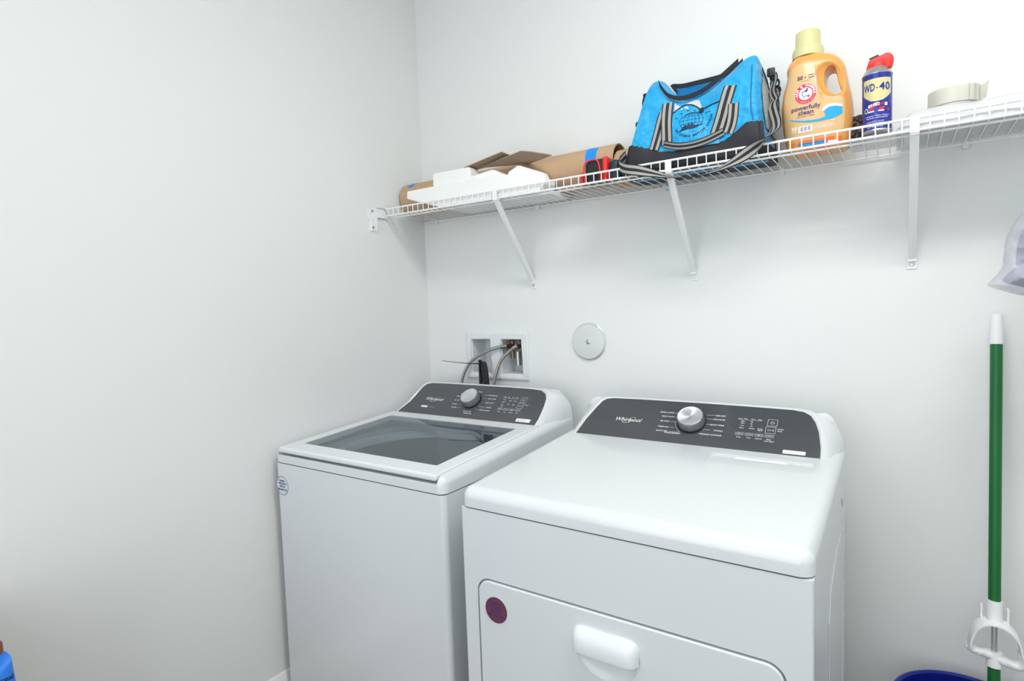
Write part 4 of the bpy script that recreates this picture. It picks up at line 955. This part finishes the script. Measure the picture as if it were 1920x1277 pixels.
# label field, ringed emblem with an arm and hammer, wave and words
LB = [(p.x, p.y) for p in catmull([Vector((a, b, 0)) for a, b in [(1.408, 1.852), (1.432, 1.868), (1.458, 1.871), (1.470, 1.860), (1.474, 1.825), (1.482, 1.790), (1.505, 1.772), (1.532, 1.768), (1.536, 1.740), (1.534, 1.700), (1.528, 1.690), (1.470, 1.682), (1.410, 1.690), (1.404, 1.70), (1.400, 1.740), (1.402, 1.79), (1.409, 1.83)]], 3, True)]
bm = NB(); add_poly(bm, LB, TB); decal(bm, 'front_label', M['orange_lab'], 0.0013, 5)
def btext(items, m, name, off=0.0021):
    bm = NB()
    for it in items: add_text(bm, *it[:4], T=TB, **it[4]) if len(it) > 4 else add_text(bm, *it, T=TB)
    tri(bm); shrink(bm, bob, off); obj(name, bm, m, bo)
btext([('50', 1.4390, 1.8275, 0.0090, dict(bold=0.03)), ('%', 1.4505, 1.8285, 0.0050), ('more', 1.4650, 1.8335, 0.0046, dict(bold=0.01)), ('loads', 1.4645, 1.8275, 0.0046, dict(bold=0.01)), ('vs. our 40 oz', 1.4520, 1.8215, 0.0028, dict(bold=0.0)),
       ('powerfully', 1.4520, 1.7515, 0.0105, dict(bold=0.02, width=0.066)), ('clean', 1.4520, 1.7395, 0.0105, dict(bold=0.02, width=0.035)), ('NATURALLY FRESH', 1.4520, 1.7335, 0.0032, dict(bold=0.0))], M['purple'], 'label_lettering')
ex, ez, er = 1.4515, 1.7900, 0.0258
bm = NB(); add_disc(bm, ex, ez, er, TB, n=48); decal(bm, 'emblem', M['whitep'], 0.0019, 1)
bm = NB(); o_ = circle(ex, ez, er * 0.96, 48); i_ = circle(ex, ez, er * 0.60, 48)
for i in range(48):
    j = (i + 1) % 48; add_poly(bm, [o_[i], o_[j], i_[j], i_[i]], TB)
decal(bm, 'emblem_ring', M['redp'], 0.0024, 0)
bm = NB(); arc_text(bm, 'ARM & HAMMER', ex, ez, er * 0.68, 0.0058, 90, 17.5, TB, True, bold=0.03); arc_text(bm, 'THE STANDARD OF PURITY', ex, ez, er * 0.84, 0.0022, 270, 6.6, TB, False, bold=0.01)
tri(bm); shrink(bm, bob, 0.0029); obj('emblem_lettering', bm, M['whitep'], bo)
bm = NB(); add_line(bm, [(ex - 0.008, ez + 0.004), (ex + 0.004, ez + 0.009)], 0.0018, TB, 0); add_line(bm, [(ex + 0.001, ez + 0.004), (ex + 0.005, ez + 0.012)], 0.0040, TB, 0); add_line(bm, [(ex - 0.008, ez + 0.003), (ex - 0.004, ez - 0.008), (ex + 0.004, ez - 0.004)], 0.0030, TB, 1); add_line(bm, [(ex + 0.004, ez - 0.008), (ex + 0.009, ez - 0.004), (ex + 0.007, ez - 0.010)], 0.0022, TB, 0)
tri(bm); shrink(bm, bob, 0.0028); obj('emblem_figure', bm, [M['can'], M['web_grey']], bo)
bm = NB()
wv_ = [(1.4100, 1.7365), (1.4300, 1.7285), (1.4500, 1.7240), (1.4680, 1.7225), (1.4835, 1.7225), (1.4960, 1.7260), (1.5035, 1.7320), (1.5010, 1.7385), (1.4920, 1.7390), (1.4950, 1.7465), (1.5123, 1.7495), (1.5310, 1.7440), (1.5310, 1.7270), (1.5123, 1.7184), (1.4835, 1.7165), (1.4568, 1.7185), (1.4295, 1.7255)]
add_poly(bm, wv_, TB, 0); tri(bm, 2); shrink(bm, bob, 0.0020); obj('wave_print', bm, M['wave'], bo)
bm = NB(); add_poly(bm, [(1.4925, 1.7390), (1.4870, 1.7395), (1.4900, 1.7470), (1.5000, 1.7535), (1.5150, 1.7545), (1.5310, 1.7490), (1.5310, 1.7440), (1.5150, 1.7475), (1.5030, 1.7470), (1.4965, 1.7430)], TB, 0); tri(bm, 2); shrink(bm, bob, 0.0025); obj('foam_print', bm, M['whitep'], bo)
btext([('50', 1.4250, 1.7045, 0.0085, dict(bold=0.03)), ('LOADS', 1.425, 1.6995, 0.0030, dict(bold=0.01)), ('net contents 75 fl oz', 1.4930, 1.7075, 0.0030, dict(bold=0.0)), ('75 FL OZ 2.21 L', 1.4930, 1.7010, 0.0048, dict(bold=0.01)), ('HE', 1.5120, 1.7130, 0.0040)], M['whitep'], 'volume_lettering')
bm = NB(); add_poly(bm, [(1.4350, 1.6970), (1.4670, 1.6970), (1.4670, 1.7120), (1.4350, 1.7120)], TB, 0); decal(bm, 'barcode_patch', M['whitep'], 0.0019, 1)
bm = NB()
for k_ in range(10): add_line(bm, [(1.4385 + k_ * 0.0027, 1.6990), (1.4385 + k_ * 0.0027, 1.710)], 0.0006 + 0.0005 * (k_ % 3), TB, 0)
tri(bm); shrink(bm, bob, 0.0024); obj('barcode_lines', bm, M['purple'], bo)
bm = NB(); 
for x0, x1, z0, z1, mi_ in ((1.418, 1.530, 1.6515, 1.676, 0), (1.43, 1.50, 1.668, 1.6705, 1), (1.44, 1.495, 1.661, 1.6665, 1), (1.50, 1.52, 1.660, 1.667, 2)):
    add_poly(bm, [(x0, z0), (x1, z0), (x1, z1), (x0, z1)], TB, mi_)
tri(bm, 3); shrink(bm, bob, 0.0016); 
for f in bm.faces:
    if f.material_index: 
        for v in f.verts: v.co.y -= 0.0004
obj('lower_label', bm, [M['deep_orange'], M['wave'], M['whitep']], bo)

# ------------------------------------------------------------------ spray can
CX, CY, CZ, CR = 1.6020, -0.178, 1.6640, 0.0308
sc_ = thing('spray_can', 'blue and cream lubricant spray can with red smart-straw cap', 'spray can', (CX, CY, CZ))
bm = NB(); add_lathe(bm, [(0, 0.003), (CR - 0.003, 0.0), (CR, 0.002), (CR, 0.004), (CR - 0.0008, 0.006)], (CX, CY, CZ), 64); obj('base_rim', bm, M['steel'], sc_)
bm = NB(); add_lathe(bm, [(CR - 0.0008, 0.005), (CR - 0.0006, 0.128), (CR, 0.1300), (CR, 0.1325)], (CX, CY, CZ), 96); cb_ = obj('can_body', bm, M['can'], sc_)
bm = NB(); add_lathe(bm, [(CR, 0.1322), (CR + 0.0006, 0.134), (CR - 0.001, 0.136), (CR - 0.006, 0.146), (CR - 0.0105, 0.151), (0.0, 0.153)], (CX, CY, CZ), 64); obj('can_shoulder', bm, M['steel'], sc_)
bm = NB(); add_lathe(bm, [(0.0205, 0.1440), (0.0212, 0.1520), (0.0200, 0.158), (0, 0.158)], (CX, CY, CZ), 40)
cp2 = NB(); add_prism(cp2, [(p.x, p.y) for p in catmull([Vector((a, b, 0)) for a, b in [(1.5812, 1.8090), (1.5838, 1.8270), (1.5880, 1.8345), (1.5970, 1.8385), (1.6090, 1.8400), (1.6190, 1.8432), (1.6280, 1.8405), (1.6336, 1.8320), (1.6340, 1.8215), (1.6300, 1.8110), (1.6225, 1.8070), (1.6000, 1.8080)]], 4, True)], CY - 0.0125, CY + 0.0125)
bevel(cp2, 0.004, 3, lambda e: abs(e.verts[0].co.y - e.verts[1].co.y) < 1e-6)
ca = obj('nozzle_cap', cp2, M['red'], sc_); obj('cap_skirt', bm, M['red'], ca)
bm = NB(); add_tube(bm, [(1.5865, CY - 0.010, 1.8365), (1.6050, CY - 0.010, 1.8415)], 0.002, 8); obj('straw', bm, M['teal'] if 'teal' in M else M['green'], ca)
bm = NB(); add_box(bm, CX + 0.0185, CX + 0.024, CY - 0.004, CY + 0.004, CZ + 0.140, CZ + 0.150); obj('straw_clip', bm, M['green'], ca)
cbb = bvh_of(cb_)
TH = math.atan2(-1.8179 - CY, 1.6502 - CX)          # the printed face looks down the room
def on_can(bm, off, face=TH):
    """wrap a flat print (x = arc length, z = height) round the can"""
    for v in bm.verts:
        a = face + v.co.x / CR; v.co = Vector((CX + (CR + off) * math.cos(a), CY + (CR + off) * math.sin(a), CZ + v.co.z))
def can_print(fn, name, mats, off, cuts_=0):
    bm = NB(); fn(bm); tri(bm, cuts_); on_can(bm, off); obj(name, bm, mats, cb_, 60)
def shield(bm):
    n = 16
    for i in range(n):
        x0 = -0.031 + 0.062 * i / n; x1 = -0.031 + 0.062 * (i + 1) / n
        b = lambda x: 0.068 + 0.018 * (abs(x) / 0.031) ** 2
        add_poly(bm, [(x0, b(x0)), (x1, b(x1)), (x1, 0.1200), (x0, 0.1200)], TB)
can_print(shield, 'shield_print', M['can_y'], 0.0005)
def t1(bm): add_text(bm, 'WD', -0.0165, 0.0925, 0.0165, TB, 'c', 0.02, width=0.0240); add_text(bm, '-', -0.0005, 0.0945, 0.012, TB, 'c', 0.03, width=0.0030); add_text(bm, '4', 0.0095, 0.0925, 0.0165, TB, 'c', 0.02, width=0.0115); add_text(bm, '0', 0.0215, 0.0925, 0.0165, TB, 'c', 0.02, width=0.0100)
can_print(t1, 'title_lettering', M['can_ink'], 0.0011)
def t2_(bm):
    add_poly(bm, [(-0.018, 0.055), (0.0, 0.0585), (0.021, 0.0565), (0.021, 0.0635), (0.0, 0.0655), (-0.018, 0.0615)], TB, 0)
    for x, w_ in ((-0.012, 0.013), (0.008, 0.012)): add_poly(bm, [(x - w_ / 2, 0.0445), (x + w_ / 2, 0.0445), (x + w_ / 2, 0.0475), (x - w_ / 2, 0.0475)], TB, 0)
    add_text(bm, 'MULTI-USE PRODUCT', 0.0, 0.0695, 0.0020, TB, 'c'); add_text(bm, 'Lubricates - Cleans - Protects', 0, 0.0345, 0.0026, TB, 'c', 0.01, width=0.048); add_text(bm, 'Stops Squeaks - Loosens Rusted Parts', 0, 0.030, 0.0026, TB, 'c', 0.01, width=0.044)
    for k_ in range(4): add_text(bm, ('DANGER: HARMFUL OR FATAL', 'CONTENTS UNDER PRESSURE', 'READ OTHER CAUTIONS', 'NET WT. 8 OZ.')[k_], -0.004, 0.0215 - k_ * 0.0042, 0.0024, TB, 'c', width=0.038 - 0.005 * (k_ % 2))
    add_line(bm, circle(-0.023, 0.050, 0.0035, 12, 0.0055), 0.0012, TB, 0, True)
can_print(t2_, 'white_lettering', M['whitep'], 0.0006)
def t3(bm):
    add_text(bm, '2', 0.0015, 0.0565, 0.0075, TB, 'c', 0.03); add_text(bm, 'SMART', -0.009, 0.0575, 0.003, TB, 'c', 0.02); add_text(bm, 'STRAW', 0.012, 0.0590, 0.003, TB, 'c', 0.02)
    for x in (-0.012, 0.009): add_poly(bm, [(x - 0.006, 0.0485), (x + 0.004, 0.0485), (x + 0.006, 0.0525), (x + 0.004, 0.0545), (x - 0.005, 0.0530)], TB)
    add_poly(bm, [(0.019, 0.046), (0.026, 0.046), (0.0225, 0.052)], TB)
can_print(t3, 'red_print', M['red'], 0.0010)
# ------------------------------------------------------------------ pine cone
pc_ = thing('pine_cone', 'dark brown pine cone between the detergent bottle and the spray can', 'pine cone', (1.5625, -0.128, ZT + 0.004))
bm = NB(); bmesh.ops.create_icosphere(bm, subdivisions=2, radius=0.02)
for v in bm.verts: v.co = Vector((1.5625 + v.co.x, -0.128 + v.co.y, 1.690 + v.co.z * 1.6))
obj('core', bm, M['pine'], pc_)
bm = NB()
for i in range(95):
    f = (i + 0.5) / 95; ph = i * 2.39996; zz = 1 - 2 * f; rr = math.sqrt(1 - zz * zz) * (1.0 if zz < 0.2 else 0.92)
    d = Vector((rr * math.cos(ph), rr * math.sin(ph), zz)); p = Vector((1.5625, -0.128, 1.6895)) + Vector((d.x * 0.022, d.y * 0.022, d.z * 0.033))
    add_cyl(bm, p - d * 0.004, p + Vector((d.x * 0.0065, d.y * 0.0065, d.z * 0.004 + 0.002)), 0.0026, 6, 0.0036)
obj('scales', bm, M['pine'], pc_)
# ------------------------------------------------------------------ wrapped stack and tape roll on the right of the shelf
def crumple(x0, x1, y0, y1, z0, zf, zb, amp, seed, nx=60, ny=24, m=None, tilt=0.0):
    bm = NB(); top = []; bot = []
    for i in range(nx + 1):
        a = []; b = []
        for j in range(ny + 1):
            u, v = i / nx, j / ny; x = x0 + (x1 - x0) * u; y = y0 + (y1 - y0) * v
            e = min(1, min(u, 1 - u) * 14) ** 0.5 * min(1, min(v, 1 - v) * 7) ** 0.5
            H = (zf + (zb - zf) * v - z0) * (0.12 + 0.88 * e) + tilt * u * e
            nz = noise.noise(Vector((x * 14 + seed, y * 22, seed))) + 0.6 * abs(noise.noise(Vector((x * 34, y * 46, seed * 3)))) 
            yy = y + 0.004 * noise.noise(Vector((x * 20, seed, v * 4)))
            a.append(bm.verts.new((x, yy, z0 + H + amp * nz * e))); b.append(bm.verts.new((x, yy, z0 + 0.0006 * abs(nz) * e)))
        top.append(a); bot.append(b)
    for i in range(nx):
        for j in range(ny):
            bm.faces.new((top[i][j], top[i + 1][j], top[i + 1][j + 1], top[i][j + 1])); bm.faces.new((bot[i][j], bot[i][j + 1], bot[i + 1][j + 1], bot[i + 1][j]))
    for i in range(nx): bm.faces.new((top[i][0], bot[i][0], bot[i + 1][0], top[i + 1][0])); bm.faces.new((top[i][ny], top[i + 1][ny], bot[i + 1][ny], bot[i][ny]))
    for j in range(ny): bm.faces.new((top[0][j], top[0][j + 1], bot[0][j + 1], bot[0][j])); bm.faces.new((top[nx][j], bot[nx][j], bot[nx][j + 1], top[nx][j + 1]))
    bmesh.ops.recalc_face_normals(bm, faces=bm.faces); return bm
M['paper'] = mat('white_paper', rgb(226, 227, 227), 0.6)
st = thing('plastic_wrapped_pads', 'flat white pads in crumpled clear plastic on the right of the shelf', 'wrapped pads', (1.83, -0.12, ZT))
obj('pads', bbox(1.668, 2.02, -0.195, -0.045, ZT + 0.002, 1.690, 0.006, 3), M['paper'], st)
obj('plastic_wrap', crumple(1.640, 2.06, -0.214, -0.022, ZT, 1.6975, 1.7075, 0.004, 3.3), M['poly'], st, 60)
fo_ = obj('plastic_liner', crumple(1.545, 1.655, -0.210, -0.080, ZT, 1.6575, 1.6600, 0.002, 8.1, 30, 18), M['poly'], None, 60); tag(fo_, 'crumpled clear plastic sheet under the spray can', 'plastic sheet')
tr = thing('tape_roll', 'roll of clear packing tape with loose end on the wrapped pads', 'tape roll', (1.750, -0.13, 1.706))
bm = NB(); add_lathe(bm, [(0.0475, 0), (0.0480, 0.001), (0.0480, 0.0345), (0.0470, 0.0355), (0.0395, 0.0355), (0.0385, 0.034), (0.0385, 0.001), (0.0395, 0), (0.0475, 0)], (1.7480, -0.130, 1.7080), 64); obj('tape_winding', bm, M['tapeclear'], tr)
bm = NB(); add_lathe(bm, [(0.0383, 0), (0.0383, 0.0353), (0.0368, 0.0353), (0.0368, 0), (0.0383, 0)], (1.7480, -0.130, 1.7080), 64); obj('core', bm, M['paper'], tr)
bm = NB(); P = [(1.7480 + 0.0484 * math.cos(a), -0.130 + 0.0484 * math.sin(a)) for a in [math.radians(q) for q in (-60, -40, -20, -5)]] + [(1.8010, -0.128), (1.8060, -0.138)]
V = [(bm.verts.new((x, y, 1.7083 + 0.006 * (i > 3))), bm.verts.new((x + 0.002 * max(0, i - 3), y, 1.7435 + 0.004 * max(0, i - 3)))) for i, (x, y) in enumerate(P)]
for a, b in zip(V, V[1:]): bm.faces.new((a[0], a[1], b[1], b[0]))
bmesh.ops.solidify(bm, geom=list(bm.faces), thickness=0.0004); obj('loose_end', bm, M['tapeclear'], tr)

# ------------------------------------------------------------------ plastic bag hanging at the right
hb = thing('hanging_plastic_bag', 'crumpled white plastic bag hanging under the shelf, cut by the right edge', 'plastic bag', (1.93, -0.24, 1.27))
OUT = [(1.63, 1.905, 1.955), (1.56, 1.890, 1.97), (1.50, 1.875, 1.99), (1.45, 1.858, 2.01), (1.42, 1.838, 2.03), (1.39, 1.829, 2.04), (1.357, 1.8260, 2.045), (1.334, 1.8220, 2.05), (1.313, 1.810, 2.055), (1.298, 1.7990, 2.06), (1.290, 1.812, 2.06), (1.283, 1.830, 2.05), (1.272, 1.862, 2.03), (1.266, 1.92, 1.98)]
rows = []
Of = catmull([Vector(o_) for o_ in OUT], 5)
for p in Of:
    z, a, b = p; cx, hx = (a + b) / 2, (b - a) / 2; hy = min(0.060, 0.5 * hx + 0.004) * (0.35 + 0.65 * min(1, (z - 1.262) / 0.05)) * (1 if z < 1.5 else max(0.25, 1 - (z - 1.5) * 5))
    row = []
    for i in range(96):
        t_ = 2 * PI * i / 96; c_, s_ = math.cos(t_), math.sin(t_)
        q = Vector((cx + hx * c_, -0.245 + hy * math.copysign(abs(s_) ** 0.8, s_), z)); w_ = 0.040 * (0.5 - abs(noise.noise(Vector((q.x * 13 + q.z * 16, q.y * 10, q.z * 9 - q.x * 14))))) + 0.018 * (0.5 - abs(noise.noise(Vector((q.x * 34 - q.z * 22, q.y * 30, q.z * 40)))))
        q += Vector((0, -1 if s_ < 0 else 1, 0)) * w_ * abs(s_); q.x -= w_ * 0.15 * c_; row.append(q)
    rows.append(row)
obj('bag_film', loft(rows, True, False), M['poly_bag'], hb, 24)
rows = [[Vector((1.93 + (q.x - 1.93) * 0.86 + 0.006, -0.245 + (q.y + 0.245) * 0.8, 1.36 + (q.z - 1.36) * 0.86)) for q in r] for r in rows if r[0].z < 1.50]
M['linen'] = mat('grey_linen', rgb(150, 154, 172), 0.8, vary=(16, 0.4, 3))
obj('contents', loft(rows, True, True), M['linen'], hb, 40)
bm = NB(); add_tube(bm, along([(1.925, -0.245, 1.60), (1.922, -0.247, 1.66), (1.925, -0.236, 1.690), (1.930, -0.222, 1.690), (1.935, -0.2185, 1.66), (1.935, -0.2185, 1.62)], 5), 0.005, 8); obj('bag_handle', bm, M['poly_bag'], hb)

# ------------------------------------------------------------------ twist mop and bucket
mp = thing('twist_mop', 'green-handled twist mop with white grip leaning on the back wall', 'mop', (1.85, -0.17, 0.02))
pt = Vector((1.8405, -0.034, 1.2300)); pb = Vector((1.8345, -0.150, 0.345)); d = (pb - pt).normalized()
def pz(z): return pt + d * ((pt.z - z) / -d.z)
bm = NB(); add_tube(bm, [pt, pz(1.2285), pz(1.215), pz(1.158)], [0.0080, 0.0105, 0.0122, 0.0128], 20); obj('end_cap', bm, M['white_satin'], mp)
bm = NB(); add_cyl(bm, pz(1.158), pz(0.545), 0.0120, 24); obj('pole', bm, M['green'], mp)
bm = NB(); add_cyl(bm, pz(0.434), pz(0.10), 0.0120, 24); obj('pole', bm, M['green'], mp)
bm = NB(); add_cyl(bm, pz(0.450), pz(0.415), 0.0150, 24, 0.0150); obj('lower_collar', bm, M['white_satin'], mp)
bm = NB(); add_cyl(bm, pz(0.565), pz(0.515), 0.0160, 24, 0.0150)
for sx in (-1, 1):
    p = pz(0.535); add_box(bm, p.x + sx * 0.024 - 0.002, p.x + sx * 0.024 + 0.002, p.y - 0.006, p.y + 0.006, 0.513, 0.551); add_box(bm, min(p.x, p.x + sx * 0.024), max(p.x, p.x + sx * 0.024), p.y - 0.004, p.y + 0.004, 0.515, 0.521)
obj('twist_collar', bm, M['white_satin'], mp)
bm = NB(); add_cyl(bm, pz(0.53), pz(0.43), 0.0060, 14); obj('inner_rod', bm, M['steel'], mp)
# D-shaped hand grip, a flat band
G = [(1.7915, 0.4530), (1.7935, 0.4780), (1.8020, 0.5020), (1.8180, 0.5170), (1.8400, 0.5200), (1.8600, 0.5120), (1.8760, 0.4920), (1.8825, 0.4630), (1.8845, 0.4370), (1.8740, 0.4290), (1.8520, 0.4330), (1.8250, 0.4430), (1.8020, 0.4440)]
Gc = catmull([Vector((a, 0, b)) for a, b in G], 6, True); cxg = Vector((1.840, 0, 0.470)); bm = NB(); R = []
yc = pz(0.475).y
for i, p in enumerate(Gc):
    nrm = (p - cxg).normalized(); wy = 0.024 if p.z > 0.455 else 0.015; th = 0.0026 if p.z > 0.455 else 0.0085
    R.append([bm.verts.new(p + nrm * a * th + Vector((0, yc - 0.004 + b * wy, 0))) for a, b in ((-1, -0.8), (-0.6, -1), (0.6, -1), (1, -0.8), (1, 0.8), (0.6, 1), (-0.6, 1), (-1, 0.8))])
for i in range(len(R)):
    A_, B_ = R[i], R[(i + 1) % len(R)]
    for k_ in range(8): bm.faces.new((A_[k_], A_[(k_ + 1) % 8], B_[(k_ + 1) % 8], B_[k_]))
bmesh.ops.recalc_face_normals(bm, faces=bm.faces); obj('hand_grip', bm, M['white_satin'], mp, 50)
bm = NB()
for i in range(60):
    a = i * 2.4; r0 = 0.01 + 0.02 * (i % 3) / 2; p = pz(0.20)
    q = [(p.x + r0 * math.cos(a), p.y + r0 * math.sin(a), 0.20), (p.x + (r0 + .015) * math.cos(a), p.y + (r0 + .012) * math.sin(a), 0.12), (p.x - 0.01 + (r0 + .032) * math.cos(a), p.y - .02 + (r0 + .025) * math.sin(a), 0.035)]
    add_tube(bm, along(q, 3), 0.005, 6)
o = obj('mop_strands', bm, M['mop'], mp)
bk = thing('bucket', 'dark blue plastic bucket at the foot of the green mop', 'bucket', (1.79, -0.205, 0))
bm = NB(); add_lathe(bm, [(0, 0.006), (0.108, 0.006), (0.109, 0.012), (0.143, 0.315), (0.143, 0.325), (0.147, 0.330), (0.1525, 0.328), (0.153, 0.318), (0.1475, 0.312), (0.112, 0.0), (0.0, 0.0)], (1.79, -0.205, 0), 72); obj('pail', bm, M['bucket'], bk)
bm = NB(); add_tube(bm, [(1.79 + 0.155 * math.cos(a), -0.205 - 0.155 * math.sin(a) * 0.97, 0.312 - 0.02 * math.sin(a)) for a in [PI * i / 24 for i in range(25)]], 0.003, 8); obj('bail_handle', bm, M['steel'], bk)

# ------------------------------------------------------------------ carton and blue packet at the lower left
ct = thing('cardboard_carton', 'tall reddish brown carton standing at the lower left edge', 'carton', (0.19, -1.67, 0))
obj('carton_body', bbox(0.05, 0.303, -1.80, -1.5078, 0, 0.714, 0.003, 2), M['carton'], ct)
bm = NB(); add_box(bm, 0.165, 0.190, -1.80, -1.5073, 0.7137, 0.7150); obj('sealing_tape', bm, M['kraft'], ct)
pk_ = thing('snack_packet', 'bright blue packet with dark lettering in front of the brown carton', 'packet', (0.33, -1.58, 0))
PO = [(-1.640, 0.0), (-1.645, 0.30), (-1.640, 0.655), (-1.600, 0.660), (-1.560, 0.668), (-1.5260, 0.6830), (-1.5068, 0.6970), (-1.5050, 0.675), (-1.5030, 0.648), (-1.4980, 0.60), (-1.494, 0.30), (-1.500, 0.0)]
bm = NB(); add_prism(bm, PO, 0.3055, 0.345, 'yz')
bevel(bm, 0.008, 3, lambda e: all(v.co.x > 0.34 for v in e.verts))
po_ = obj('packet_body', bm, M['chip'], pk_)
bm = NB(); TP = plane((0.3455, 0, 0), (0, 1, 0), (0, 0, 1)); add_text(bm, 'cereal', -1.5080, 0.6600, 0.0085, TP, 'r', 0.02); add_text(bm, 'family size', -1.510, 0.645, 0.005, TP, 'r', 0.0)
obj('packet_lettering', bm, M['ink'], po_)
for o in list(bpy.data.objects):
    if o.type == 'MESH' and any(mm_ in (M['enamel'], M['plastic'], M['white_satin'], M['foam']) for mm_ in o.data.materials) and not o.modifiers and o.name.split('.')[0] not in ('console_housing', 'door_handle', 'hand_grip'):
        wn(o)
